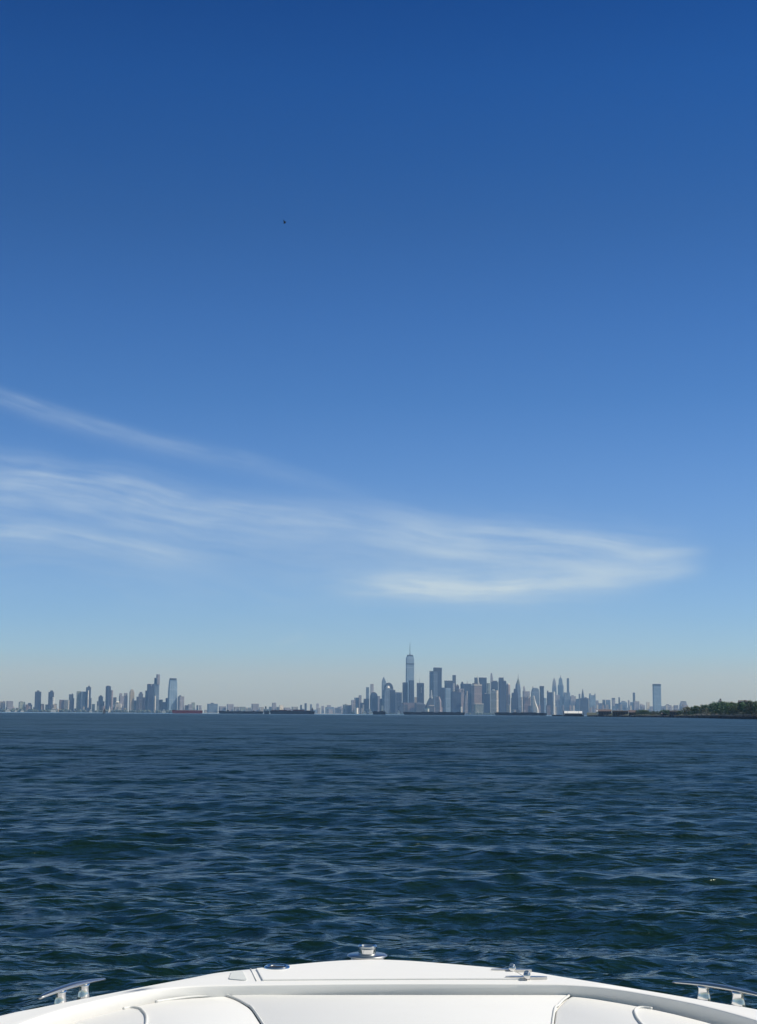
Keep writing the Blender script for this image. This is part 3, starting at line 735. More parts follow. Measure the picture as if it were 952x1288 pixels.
B(780, 789, 883, 'steel_glass', 'rounded wide block after the thin short tower', secs=[(None, 780, 789), (884, 780, 789), (881.4, 782.6, 786)], **U2)
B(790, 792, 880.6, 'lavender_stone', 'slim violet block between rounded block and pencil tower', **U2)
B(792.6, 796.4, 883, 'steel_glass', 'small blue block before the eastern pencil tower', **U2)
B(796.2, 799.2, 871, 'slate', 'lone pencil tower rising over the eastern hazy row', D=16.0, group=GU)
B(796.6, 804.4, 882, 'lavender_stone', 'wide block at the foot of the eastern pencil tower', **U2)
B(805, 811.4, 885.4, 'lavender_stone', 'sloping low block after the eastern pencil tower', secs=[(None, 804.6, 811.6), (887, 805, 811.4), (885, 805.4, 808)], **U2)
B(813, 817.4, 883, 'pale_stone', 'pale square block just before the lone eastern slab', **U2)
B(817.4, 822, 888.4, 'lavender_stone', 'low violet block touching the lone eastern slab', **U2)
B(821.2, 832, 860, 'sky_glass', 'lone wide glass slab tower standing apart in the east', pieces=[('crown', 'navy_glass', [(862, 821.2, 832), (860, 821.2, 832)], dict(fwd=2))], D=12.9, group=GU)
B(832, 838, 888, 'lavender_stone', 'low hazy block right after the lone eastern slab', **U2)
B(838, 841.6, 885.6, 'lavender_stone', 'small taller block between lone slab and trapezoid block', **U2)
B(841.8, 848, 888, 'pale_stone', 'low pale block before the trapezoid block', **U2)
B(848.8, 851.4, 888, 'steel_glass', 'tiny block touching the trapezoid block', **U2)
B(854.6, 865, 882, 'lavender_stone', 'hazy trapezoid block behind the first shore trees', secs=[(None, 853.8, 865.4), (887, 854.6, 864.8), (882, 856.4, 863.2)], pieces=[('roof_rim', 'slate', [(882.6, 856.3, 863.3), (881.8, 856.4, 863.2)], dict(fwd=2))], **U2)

# small unremarkable blocks between the named ones
ANCHORS = [(3, 'photo edge'), (12, 'broad flat-topped block'), (27, 'squat grey-green block'), (47, 'first dark twin tower'), (63, 'second dark twin tower'), (83, 'cream lit block'), (90, 'wide-headed dark tower'), (103, 'three joined towers'),
           (110, 'sunlit-edged tower'), (126, 'peaked dark block'), (135, 'two-toned tower'), (147, 'white arched roof'), (155, 'pair of rooftop towers'), (165, 'rounded tan tower'), (176, 'stepped pink tower'), (188, 'tallest western pair'),
           (202, 'gap before the tapered tower'), (216, 'tapered glass tower'), (227, 'peaked-corner block'), (238, 'red barge'), (267, 'wide blue-grey lone block'), (289, 'boxy violet block'), (303, 'first black barge'), (320, 'tugboat'), (345, 'hazy violet tower'),
           (362, 'brown barge cargo'), (379, 'thin hazy towers'), (393, 'barge crane'), (414, 'wide low hazy block'), (434, 'downtown start'), (448, 'bright white shed'), (462, 'slender blue tower'), (470, 'blue domed block'), (483, 'lopsided pointed tower'),
           (490, 'big round dome'), (501, 'violet flat block'), (515, 'tallest spired tower'), (528, 'flat purple-brown tower'), (537, 'turquoise terminal'), (550, 'double tower'), (563, 'light blue slab'), (573, 'dark blue flat slab'), (586, 'spiked dark tower'),
           (599, 'big pinkish-grey slab'), (608, 'flat square tower'), (622, 'bright cream slab'), (632, 'tall dark slab'), (640, 'narrow pinkish slab'), (652, 'pyramid-topped tower'), (662, 'glinting block'), (674, 'slanted white building'), (682, 'flared dark tower'),
           (692, 'dark high-cornered block'), (705, 'tallest midtown tower'), (715, 'flat-topped pencil tower'), (722, 'white barge roof'), (733, 'thin-spired tower'), (745, 'two-cornered pale tower'), (760, 'faded red roof'), (772, 'dark-roofed violet block'),
           (785, 'rounded wide block'), (798, 'eastern pencil tower'), (815, 'pale square block'), (827, 'lone eastern slab'), (845, 'long dark shed'), (860, 'trapezoid block'), (890, 'start of the dense wood'), (906, 'hazy tower top'), (920, 'highest round treetops'), (935, 'dark house'), (952, 'photo edge')]
TONE = dict(brick='brown', concrete='grey', pink_stone='pinkish', slate='dark', green_stone='grey-green', tan_stone='tan', lavender_stone='violet', steel_glass='blue-grey', navy_glass='dark blue', pale_stone='pale')
ORD = ['', 'second ', 'third ', 'fourth ', 'fifth ', 'sixth ', 'seventh ', 'eighth ', 'ninth ', 'tenth ', 'eleventh ', 'twelfth ', 'thirteenth ', 'fourteenth ']
USED = {}


def uniq(fmt):
    k = USED.get(fmt, 0); USED[fmt] = k + 1
    return fmt % ORD[k] if k < len(ORD) else fmt % 'further '


def where(x):
    ax, nm = min(ANCHORS, key=lambda a: abs(a[0] - x))
    if abs(ax - x) < 1.8: return 'below the ' + nm
    return ('just east of the ' if x > ax else 'just west of the ') + nm


def filler(x0, x1, y0, y1, n, D, label, group, mats, wlo=2.0, whi=6.0):
    for x in sorted(random.uniform(x0, x1) for _ in range(n)):
        mt = random.choice(mats); label = uniq('%slow ' + TONE[mt] + ' building ' + where(x)); w = random.uniform(wlo, whi)
        B(x - w / 2, x + w / 2, random.uniform(y0, y1), mt, label, D=D + random.uniform(-.4, .4), r=random.choice((.15, .2, .3, .5)), group=group)


filler(0, 242, 887.5, 892, 34, 10.99 + .5, 'low building along the western waterfront below the towers', 'low waterfront buildings on the western shore', ['brick', 'concrete', 'pink_stone', 'slate', 'green_stone', 'tan_stone', 'lavender_stone'])
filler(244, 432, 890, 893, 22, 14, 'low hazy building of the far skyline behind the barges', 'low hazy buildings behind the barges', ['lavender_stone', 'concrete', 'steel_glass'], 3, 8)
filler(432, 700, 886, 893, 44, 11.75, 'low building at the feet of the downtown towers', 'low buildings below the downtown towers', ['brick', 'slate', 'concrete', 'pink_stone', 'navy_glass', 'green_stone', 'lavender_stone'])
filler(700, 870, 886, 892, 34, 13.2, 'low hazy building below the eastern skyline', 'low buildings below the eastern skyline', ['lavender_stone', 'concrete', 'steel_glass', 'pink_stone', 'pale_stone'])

# far trees along the western park shore
def treeline(name, x0, x1, D, h, mat, n=160):
    bm = bmesh.new()
    for _ in range(n):
        p = az_dist(random.uniform(x0, x1), D + random.uniform(-60, 60)); hh = h * random.uniform(.5, 1.1); w = hh * random.uniform(.5, .9)
        k = 6; rings = []
        for zz, s in ((1.5, .75), (hh * .45, 1.0), (hh * .8, .75), (hh, .25)):
            rings.append([(p.x + w * s * random.uniform(.8, 1.15) * math.cos(2 * math.pi * i / k), p.y + w * s * math.sin(2 * math.pi * i / k), zz) for i in range(k)])
        loft(bm, rings)
    o = bm_out(name, bm, mat); tag(o, 'far band of dark trees along the low western shore', 'treeline', kind='stuff'); return o


treeline('far_treeline', -20, 240, 10930, 22, 'leaf_dark', 170)
treeline('far_treeline', 432, 690, 11330, 16, 'leaf_dark', 90)
bpy.data.objects['far_treeline.001']['label'] = 'far band of low trees along the downtown waterfront'

# ------------------------------------------------------------------ ships, sails and sheds
def at_px(x, y, D):
    """point at distance D (m) on the line of sight of a photo point"""
    d = ray(x, y); h = math.hypot(d.x, d.y)
    return Vector((d.x / h * D, d.y / h * D, CAM_H + d.z / h * D))


def mpp_at(x, D): return (az_dist(x + 1, D) - az_dist(x, D)).length


def barge(x0, x1, ytop, D, mat, label, cargo=None, house=None, name='barge', crane=None, cat='barge'):
    xm = (x0 + x1) / 2; k = mpp_at(xm, D); L = (x1 - x0) * k; c = az_dist(xm, D)
    h = CAM_H + (HY0 + HS * xm - ytop) * k
    t_ = thing(name, c, label, cat, rz=-math.atan2(c.x, c.y))
    bw = min(14, L * .2)
    bm = bmesh.new()
    loft(bm, [[(-L / 2 + o_, -bw / 2, z), (L / 2 - o_ * .6, -bw / 2, z), (L / 2 - o_ * .6, bw / 2, z), (-L / 2 + o_, bw / 2, z)] for z, o_ in ((-1, L * .03), (h * .6, L * .012), (h, 0))])
    bm_out('hull', bm, mat, t_)
    if cargo:
        bm = bmesh.new()
        for a, b, yt in cargo[1]:
            zt = CAM_H + (HY0 + HS * xm - yt) * k
            box(bm, (a - xm) * k, (b - xm) * k, -bw * .4, bw * .4, h + .02, max(zt, h + .8))
        bm_out('cargo', bm, cargo[0], t_)
    if house:
        for nm, mt, a, b, yt, yb in house:
            bm = bmesh.new(); zt = CAM_H + (HY0 + HS * xm - yt) * k; zb = CAM_H + (HY0 + HS * xm - yb) * k
            box(bm, (a - xm) * k, (b - xm) * k, -bw * .3, bw * .3, zb, zt); bm_out(nm, bm, mt, t_)
    return t_


barge(216, 255, 893.6, 5000, 'red_steel', 'long low red barge below the tapered glass tower', house=[('bow_house', 'black_steel', 216.3, 222, 893.0, 894.6), ('deckhouse', 'white_paint', 251, 253.6, 891.6, 893.5), ('deck_edge', 'pale_stone', 223, 250, 893.2, 893.58)])
barge(274.5, 331.5, 894.6, 4700, 'black_steel', 'first of two long black barges, with an almost bare deck', cargo=('black_steel', [(285, 288, 893.4), (276, 282, 894.1), (300, 303, 894.0), (318, 320, 893.8)]), house=[('deck_tank', 'pale_stone', 325, 328, 893.4, 894.5)])
barge(339, 396, 894.3, 4700, 'black_steel', 'second long black barge carrying brown and red cargo', cargo=('rust_cargo', [(341, 349, 893.3), (350, 361, 893.0), (362, 366, 893.4), (368, 383, 892.6), (384, 391, 893.6)]), house=[('crane_mast', 'black_steel', 392.4, 393.4, 890, 894), ('wheelhouse', 'grey_steel', 391.6, 394, 892, 894.2)])
barge(332, 338.5, 894.2, 4650, 'black_steel', 'small black tugboat with white wheelhouse between two black barges', name='tugboat', cat='tugboat', house=[('wheelhouse', 'white_paint', 333, 335.2, 891, 894.1), ('funnel', 'black_steel', 333.2, 335, 888.6, 890.98), ('deckhouse', 'black_steel', 332.4, 336.4, 893.2, 894.15)])
barge(468.6, 485, 895.2, 4600, 'black_steel', 'short black barge lying off the domed towers', cargo=('black_steel', [(470, 474, 894.4), (477, 482, 894.2), (482.5, 483.5, 893.6)]))
barge(506.5, 585, 896.0, 4500, 'black_steel', 'very long black barge moored below the tallest tower', cargo=('black_steel', [(508, 520, 895.6), (530, 545, 895.3), (552, 570, 895.5), (574, 580, 895.3)]))
barge(621.5, 688, 896.5, 4300, 'black_steel', 'long black barge below the bright cream slab and pyramid-topped tower', cargo=('black_steel', [(624, 640, 896.0), (645, 650, 895.9), (655, 674, 896.0)]))
barge(694, 708, 899.0, 3000, 'timber', 'low dark timber pontoon beside the white-roofed barge', name='pontoon', cat='pontoon')


def white_boat(x0, x1, ytop, ybot, D, label, name='ferry', cat='ferry', roofy=None):
    xm = (x0 + x1) / 2; k = mpp_at(xm, D); L = (x1 - x0) * k
    c = az_dist(xm, D); zt = CAM_H + (HY0 + HS * xm - ytop) * k; H_ = max(zt, 3.0)
    t_ = thing(name, c, label, cat, rz=-math.atan2(c.x, c.y))
    bm = bmesh.new(); w = L * .28
    loft(bm, [[(-L / 2 * s, -w / 2, z), (L / 2 * s2, -w / 2, z), (L / 2 * s2, w / 2, z), (-L / 2 * s, w / 2, z)] for z, s, s2 in ((-.6, .9, .86), (H_ * .45, 1, 1))])
    bm_out('hull', bm, 'white_paint', t_)
    bm = bmesh.new(); box(bm, -L * .36, L * .3, -w * .36, w * .36, H_ * .45 + .02, H_ * .8); box(bm, -L * .2, L * .16, -w * .3, w * .3, H_ * .82, H_); bm_out('cabin', bm, 'white_paint', t_)
    bm = bmesh.new(); box(bm, -L * .34, L * .28, -w * .37, -w * .365, H_ * .55, H_ * .68); bm_out('window_band', bm, 'dark_glass', t_)
    return t_


white_boat(6.5, 13.5, 892.2, 895, 10300, 'pale ferry under the broad flat-topped block near the photo edge')
white_boat(18, 21.2, 892.6, 895, 10300, 'small white ferry, the shortest of three at the western shore')
white_boat(25.5, 30.4, 892.6, 895, 10300, 'white ferry under the squat grey-green block')
white_boat(63.4, 70.8, 890.4, 893, 10300, 'big white ferry with tall cabin below the second dark twin')
white_boat(112, 116, 892.4, 894.5, 10300, 'white ferry below the sunlit-edged tower')
white_boat(203.4, 208.8, 892.4, 895, 10300, 'white ferry with wide hull left of the red barge')
white_boat(456.4, 460.4, 894.2, 896, 9000, 'white ferry approaching the downtown edge, the shorter of a pair')
white_boat(463.6, 469.4, 894.2, 896, 9000, 'white ferry next to the short black barge, the longer of a pair')
white_boat(499.6, 503.2, 893.6, 896, 9000, 'white boat crossing below the violet flat block')
B(446, 450.6, 890.4, 'white_panel', 'bright white waterfront shed below the blue-grey downtown tower', D=11.3, r=.6, name='waterfront_shed', cat='shed')
B(534.2, 539.8, 891.2, 'copper_green', 'pale turquoise ferry terminal below the dark pyramid-shaped block', D=11.2, r=.75, name='ferry_terminal', cat='terminal', pieces=[('front_panel', 'white_panel', [(895.6, 534.4, 539.6), (892, 534.4, 539.6)], dict(fwd=25, r=.7))])


def sailboat(x, ytop, ybot, wpx, D, hullm, sailm, label):
    k = mpp_at(x, D); c = az_dist(x, D); H_ = CAM_H + (HY0 + HS * x - ytop) * k; L = wpx * k
    t_ = thing('sailboat', c, label, 'sailboat', rz=-math.atan2(c.x, c.y) + R(25))
    bm = bmesh.new()
    loft(bm, [[(-L * .5, 0, z), (-L * .2, -w, z), (L * .45, -w * .8, z), (L * .45, w * .8, z), (-L * .2, w, z)] for z, w in ((-.3, L * .06), (L * .12, L * .14))])
    bm_out('hull', bm, hullm, t_)
    bm = bmesh.new(); tube(bm, [(0, 0, L * .1), (0, 0, H_)], .09, 6); tube(bm, [(0, 0, L * .25), (L * .42, 0, L * .25)], .07, 6); bm_out('mast', bm, 'grey_steel', t_)
    v, f = [], []; nn = 6
    for i in range(nn + 1):
        a = i / nn; z = L * .3 + (H_ * .97 - L * .3) * a; w = L * .42 * (1 - a) ** .9
        for j in range(4):
            b = j / 3; v.append((.12 + w * b, L * .06 * math.sin(math.pi * b) * (1 - a), z))
    for i in range(nn):
        for j in range(3): p = i * 4 + j; f.append((p, p + 1, p + 5, p + 4))
    o = from_py('mainsail', v, f, sailm, t_, True); o.modifiers.new('thickness', 'SOLIDIFY').thickness = .03
    v = [(-.15, 0, H_ * .8), (-L * .47, 0, L * .16), (-.2, L * .07, L * .24), (-L * .22, L * .05, H_ * .42)]
    o = from_py('jib', v, [(0, 1, 3), (1, 2, 3), (2, 0, 3)], sailm, t_); o.modifiers.new('thickness', 'SOLIDIFY').thickness = .03


sailboat(131, 889.6, 897.8, 4.4, 2250, 'black_steel', 'backlit_sail', 'small backlit dark-sailed boat alone in front of the two-toned tower')
sailboat(137.6, 886.4, 894, 3.2, 6500, 'white_paint', 'white_sail', 'white-sailed boat just right of the backlit dark sail')

# covered white-roofed barge
c = az_dist(721.5, 2650); k = mpp_at(721.5, 2650)
t_ = thing('covered_barge', c, 'black covered barge with a long bright white roof', 'barge', rz=-math.atan2(c.x, c.y))
def zz(y): return CAM_H + (HY0 + HS * 721.5 - y) * k
bm = bmesh.new(); loft(bm, [[(-13.2 * k, -6, z), (12.8 * k, -6, z), (12.8 * k, 7, z), (-13.2 * k, 7, z)] for z in (-.8, zz(899.4))]); bm_out('hull', bm, 'black_steel', t_)
bm = bmesh.new(); box(bm, -11.4 * k, 10.4 * k, -4.2, 5, zz(899.4) + .02, zz(897.4)); bm_out('house', bm, 'grey_steel', t_)
for i in range(10):
    bm = bmesh.new(); box(bm, (-10.4 + i * 2.2) * k - .9, (-10.4 + i * 2.2) * k + .9, -4.26, -4.203, zz(899), zz(897.9)); bm_out('window', bm, 'dark_glass', t_)
for a, b in ((-11.8, -7.6), (-7.2, 5.8), (6.2, 10.8)):
    bm = bmesh.new(); loft(bm, [[(a * k, y0, z0_), (b * k, y0, z0_), (b * k, y1, z1_), (a * k, y1, z1_)] for y0, z0_, y1, z1_ in ((-5, zz(897.38), 5.6, zz(897.38)), (-4.6, zz(896.9), 5.6, zz(896.9)), (.5, zz(894.4), 1.2, zz(894.4)))]); bm_out('roof', bm, 'white_paint', t_)
for s in (-13, -12.2, 12.2):
    bm = bmesh.new(); tube(bm, [(s * k, -4, zz(899.5)), (s * k, -4, zz(894.2 if s < 0 else 896))], .35, 8); bm_out('post', bm, 'black_steel', t_)
bm = bmesh.new(); tube(bm, [(0, 0, -3), (0, 0, CAM_H + 1.0 * 1.5)], .3, 8)
o = bm_out('mooring_post', bm, 'timber'); o.location = az_dist(685.4, 3200); tag(o, 'single dark mooring post near the long black barge end', 'post')

# ------------------------------------------------------------------ near wooded shore
def shore_D(x): return float(np.interp(x, [735, 760, 780, 815, 850, 880, 900, 925, 952, 1100, 1400], [2500, 2350, 2230, 2050, 1850, 1580, 1420, 1240, 1120, 800, 620]))


xs = list(np.linspace(738, 1400, 60))
bm = bmesh.new(); rows = []
for off, z in ((0, -1.5), (1.5, 1.0), (7, 2.4), (30, 2.8), (60, 4.0), (140, 6), (400, 7), (420, -2)):
    rows.append([bm.verts.new((*az_dist(x, shore_D(x) + off).to_2d(), z + (random.uniform(-.3, .3) if 0 < off < 50 else 0) )) for x in xs])
for a, b in zip(rows, rows[1:]):
    for i in range(len(xs) - 1): bm.faces.new((a[i], a[i + 1], b[i + 1], b[i]))
o = bm_out('shore_land', bm, 'ground', None, True); o['kind'] = 'structure'
# rock armour along the waterline: too many stones to count
bm = bmesh.new()
for i in range(1500):
    x = 738 + (1000 - 738) * random.random() ** .8; D = shore_D(x) + random.uniform(-1.5, 6); p = az_dist(x, D); s = random.uniform(.5, 1.5)
    m_ = Matrix.Translation((p.x, p.y, .2 + random.random() * 1.6)) @ Matrix.Rotation(random.random() * 6, 4, 'Z') @ Matrix.Diagonal((s * 1.3, s, s * .8, 1))
    bmesh.ops.create_icosphere(bm, subdivisions=1, radius=1, matrix=m_)
for v in bm.verts: v.co += Vector((random.uniform(-.2, .2), random.uniform(-.2, .2), random.uniform(-.2, .2)))
tag(bm_out('shore_rocks', bm, 'rock'), 'dark boulders piled along the waterline of the wooded shore', 'rocks', kind='stuff')


def sand_strip(name, x0, x1, off, w, z):
    bm = bmesh.new(); q = list(np.linspace(x0, x1, 14)); rows = []
    for o_, zq in ((0, z - .6), (.4, z), (w, z + .5), (w + .5, z - .4)):
        rows.append([bm.verts.new((*az_dist(x, shore_D(x) + off + o_).to_2d(), zq)) for x in q])
    for a, b in zip(rows, rows[1:]):
        for i in range(13): bm.faces.new((a[i], a[i + 1], b[i + 1], b[i]))
    o = bm_out(name, bm, 'sand'); o['kind'] = 'structure'


sand_strip('beach', 874, 903, 9, 9, 3.5)
sand_strip('path', 896, 945, 8, 4, 3.1)

# trees: trunk with limbs, crown of many small leaf faces in clumps
def tree_meshes(seed, H_, W_, n_clump, per, tall=.24):
    rr = random.Random(seed)
    bm = bmesh.new(); tube(bm, [(0, 0, -1), (rr.uniform(-.2, .2), .1, H_ * .3), (rr.uniform(-.4, .4), 0, H_ * .7)], [.035 * H_, .025 * H_, .008 * H_], 7)
    for _ in range(5):
        a = rr.random() * 6.28; z = H_ * rr.uniform(.25, .5)
        tube(bm, [(0, 0, z), (math.cos(a) * W_ * .2, math.sin(a) * W_ * .2, z + H_ * .14), (math.cos(a) * W_ * .38, math.sin(a) * W_ * .38, z + H_ * .25)], [.014 * H_, .01 * H_, .004 * H_], 5)
    tm = bpy.data.meshes.new('trunk'); bm.to_mesh(tm); bm.free(); tm.materials.append(MATS['bark'])
    v, f = [], []
    for _ in range(n_clump):
        a = rr.random() * 6.28; h = rr.random(); env = math.sin(math.pi * (.14 + .74 * h)) ** .6
        rad = W_ / 2 * env * math.sqrt(rr.uniform(.25, 1))
        cc = Vector((math.cos(a) * rad, math.sin(a) * rad, H_ * (tall + (.91 - tall) * h))); cs = W_ * rr.uniform(.09, .17)
        for _ in range(per):
            d = Vector((rr.gauss(0, 1), rr.gauss(0, 1), rr.gauss(0, .8))); d.normalize()
            p = cc + d * cs * rr.uniform(.55, 1.05); s = rr.uniform(.18, .40)
            nrm = (d + Vector((rr.uniform(-.7, .7), rr.uniform(-.7, .7), rr.uniform(-.2, .9)))).normalized()
            u = nrm.orthogonal().normalized(); w = nrm.cross(u); q = rr.random() * 6.28
            u, w = u * math.cos(q) + w * math.sin(q), w * math.cos(q) - u * math.sin(q)
            b = len(v); v += [p - u * s, p - w * s * .6, p + u * s, p + w * s * .6]; f.append((b, b + 1, b + 2, b + 3))
    cm = bpy.data.meshes.new('crown'); cm.from_pydata([tuple(p) for p in v], [], f); cm.update()
    return tm, cm


KIND = {'green': [tree_meshes(i, 10.5, 10.5, 62, 44) for i in range(4)], 'pale': [tree_meshes(20 + i, 8, 7.5, 30, 30, .15) for i in range(2)],
        'dark': [tree_meshes(40 + i, 7, 8, 30, 30, .1) for i in range(3)]}
for kname, mm in (('green', 'leaf_green'), ('pale', 'leaf_pale'), ('dark', 'leaf_dark')):
    for tm, cm in KIND[kname]: cm.materials.append(MATS[mm])
REF = {'green': 10.5, 'pale': 8, 'dark': 7}


def tree(x, ytop, off, kind, label, group, name='tree', cat='tree', wide=1.0):
    D = shore_D(x) + off; p = az_dist(x, D)
    z = float(np.interp(off, [0, 7, 30, 60, 140, 400], [0, 2.2, 2.7, 3.9, 5.9, 6.9]))
    H_ = CAM_H + (HY0 + HS * x - ytop) * mpp_at(x, D) - z
    s = max(H_, 2.0) / (REF[kind] * .97)
    t_ = thing(name, (p.x, p.y, z), label, cat, group, random.random() * 6.28)
    t_.scale = (s * wide, s * wide, s)
    if '%' in label: t_['label'] = uniq(label.replace('@', where(x)))
    tm, cm = random.choice(KIND[kind])
    for nm, me in (('trunk', tm), ('crown', cm)):
        o = bpy.data.objects.new(nm, me); COL.objects.link(o); o.parent = t_


GT, GB, GC = 'trees of the wooded shore', 'bushes fringing the wooded shore', 'low trees on the receding shore point'
LT, LM, LB, LC = '%stree on the wood skyline @', '%stree inside the near wood @', '%slow dark bush fringing the near wood @', '%slow dark shore tree @'
top = lambda x: float(np.interp(x, [860, 872, 880, 890, 898, 905, 914, 922, 930, 937, 945, 956, 1010, 1100], [889, 888, 886.5, 885, 883.6, 882.6, 881.4, 882, 883, 881.2, 881, 879.4, 874, 868]))
for i, x in enumerate(np.arange(873, 1010, 4.6)):                   # back row
    tree(x + random.uniform(-1, 1), top(x) + random.uniform(-.6, 1.2), random.uniform(45, 110), 'green', LT, GT)
for i, x in enumerate(np.arange(870, 1010, 5.2)):                   # middle row
    tree(x + random.uniform(-1.5, 1.5), top(x) + random.uniform(2.5, 6.5), random.uniform(26, 40), random.choice(('green', 'green', 'pale', 'dark')), LM, GT)
for i, x in enumerate(np.arange(884, 1010, 6.0)):                   # fringe
    tree(x + random.uniform(-2, 2), top(x) + random.uniform(11, 14.5), random.uniform(15, 24), 'dark', LB, GB, 'bush', 'bush', 1.25)
for x, y, k_ in ((862, 888.6, 'pale'), (866.5, 887.6, 'pale'), (871, 888.6, 'pale'), (876, 887.4, 'green')):
    tree(x, y, 35, k_, {862: 'first pale bushy tree at the thin end of the wood, before the trapezoid block', 866.5: 'tallest of the pale trees by the trapezoid block', 871: 'pale tree where the dense wood begins', 876: 'rounded green tree that starts the dense wood'}[x], 'pale trees at the start of the wood', wide=1.15)
for i, x in enumerate(np.arange(803, 872, 3.6)):
    tree(x + random.uniform(-1, 1), random.uniform(892.4, 895.6), random.uniform(18, 40), random.choice(('dark', 'dark', 'green')), LC, GC, wide=1.35)
for x in (834, 837, 840, 803, 807, 811):
    tree(x, 892.2 + random.random(), 30, 'green', LC, GC, wide=1.1)


def shed(x0, x1, yeave, yridge, ybase, off, wall, roof, label, name='shed', cat='shed', extra=()):
    xm = (x0 + x1) / 2; D = shore_D(xm) + off; k = mpp_at(xm, D); c = az_dist(xm, D)
    Zf = lambda y: CAM_H + (HY0 + HS * xm - y) * k
    t_ = thing(name, c, label, cat, rz=-math.atan2(c.x, c.y))
    L = (x1 - x0) * k; d = max(8, L * .4); bm = bmesh.new(); box(bm, -L / 2, L / 2, 0, d, Zf(ybase), Zf(yeave)); bm_out('wall', bm, wall, t_)
    bm = bmesh.new(); e = .4
    v = [bm.verts.new(p) for p in ((-L / 2 - e, -e, Zf(yeave) + .02), (L / 2 + e, -e, Zf(yeave) + .02), (L / 2 + e, d + e, Zf(yeave) + .02), (-L / 2 - e, d + e, Zf(yeave) + .02), (-L / 2 - e, d / 2, Zf(yridge)), (L / 2 + e, d / 2, Zf(yridge)))]
    for q in ((0, 1, 5, 4), (2, 3, 4, 5), (1, 2, 5), (3, 0, 4), (3, 2, 1, 0)): bm.faces.new([v[i] for i in q])
    bm_out('roof', bm, roof, t_)
    n = max(2, int((x1 - x0) / 3))
    for i in range(n):
        xx = -L / 2 + (i + .5) / n * L; bm = bmesh.new(); hh = Zf(yeave) - Zf(ybase)
        box(bm, xx - L / n * .27, xx + L / n * .27, -.12, -.002, Zf(ybase) + hh * .3, Zf(ybase) + hh * .78); bm_out('window', bm, 'dark_glass', t_)
    for nm, mt, a, b, y0, y1 in extra:
        bm = bmesh.new(); box(bm, (a - xm) * k, (b - xm) * k, -.9, -.2, Zf(y1), Zf(y0)); bm_out(nm, bm, mt, t_)
    return t_


shed(752.5, 769, 894.6, 892.2, 901.6, 12, 'house_wall', 'red_roof', 'brownish pier shed with a faded red roof at the shore tip')
shed(770.4, 790, 894.6, 893.6, 901.6, 14, 'timber', 'timber', 'dark wide pier building beside the faded red roof', name='pier_building', cat='building', extra=[('post', 'pale_stone', 769.6, 770.4, 893.6, 901)])
shed(791, 800.5, 896, 893, 901.8, 16, 'timber', 'red_roof', 'dark boathouse with pinkish roof at the start of the shore trees', name='boathouse')
shed(750, 753.6, 894.6, 893.8, 898.4, 40, 'white_paint', 'white_paint', 'tiny white hut at the far tip of the wooded shore', name='hut', cat='hut')
shed(832, 841, 898.2, 896.6, 902, 12, 'house_wall', 'red_roof', 'low pinkish-roofed house among shore bushes below the lone slab')
shed(842.4, 857, 894.8, 893.6, 902.2, 14, 'house_wall', 'timber', 'long dark flat-roofed shed in front of the trapezoid block')
shed(929.4, 940, 882.6, 880.4, 890, 42, 'house_wall', 'house_wall', 'dark house showing through the tree tops of the near wood', name='house', cat='house', extra=[('balcony', 'white_paint', 933, 935.2, 881.4, 883.2), ('chimney', 'house_wall', 936.4, 938.2, 880.2, 882)])
# grey steeple over the trees
D = shore_D(906) + 500; k = mpp_at(906, D); c = az_dist(906, D)
t_ = thing('church_tower', c, 'hazy grey stepped tower top poking over the wood', 'church tower', rz=.4)
bm = bmesh.new(); hz = lambda y: CAM_H + (HY0 + HS * 906 - y) * k
box(bm, -1.7 * k, 1.7 * k, -1.2 * k, 1.2 * k, 0, hz(880.6)); bm_out('tower_body', bm, 'concrete', t_)
bm = bmesh.new(); box(bm, 0, 1.5 * k, -.8 * k, .8 * k, hz(880.58), hz(878.4)); bm_out('belfry', bm, 'concrete', t_)

# ------------------------------------------------------------------ birds
def bird(x, y, D, span, rz, flap, label):
    p = at_px(x, y, D)
    t_ = thing('bird', p, label, 'bird', rz=rz)
    bm = bmesh.new(); L = span * .42
    rings = []
    for a, r_ in ((-.5, .015), (-.4, .06), (-.15, .1), (.1, .1), (.3, .06), (.42, .055), (.5, .02)):
        rings.append([(a * L, r_ * span * .7 * math.cos(q * math.pi / 4), r_ * span * .7 * math.sin(q * math.pi / 4)) for q in range(8)])
    loft(bm, rings)
    for s in (-1, 1):
        prev = None; st = [(.04, 0, .16), (.22, math.sin(flap) * .22, .17), (.5, math.sin(flap) * .42, .03)]
        for th_ in (0.008, -0.008): pass
        up_, dn_ = [], []
        for d_, z_, ch in st:
            yy = s * d_ * span * math.cos(flap)
            for lst, dz_ in ((up_, .008), (dn_, -.008)):
                lst.append([bm.verts.new((.12 * L + ch * span * .5, yy, z_ * span + dz_)), bm.verts.new((.12 * L - ch * span * .5 - d_ * .1, yy, z_ * span + dz_))])
        for a, b in zip(up_, up_[1:]): bm.faces.new((a[0], a[1], b[1], b[0]))
        for a, b in zip(dn_, dn_[1:]): bm.faces.new((a[1], a[0], b[0], b[1]))
        for i in (0, 1):
            for a, b, c_, d_ in zip(up_, up_[1:], dn_, dn_[1:]): bm.faces.new((a[i], b[i], d_[i], c_[i]))
    bm_out('body', bm, 'feathers', t_)


bird(357.8, 280.5, 330, 1.7, R(-30), R(52), 'tiny dark bird flying alone high in the clear sky')
bird(-1.2, 887.2, 260, 1.0, R(20), R(15), 'dark bird skimming the water at the photo edge')

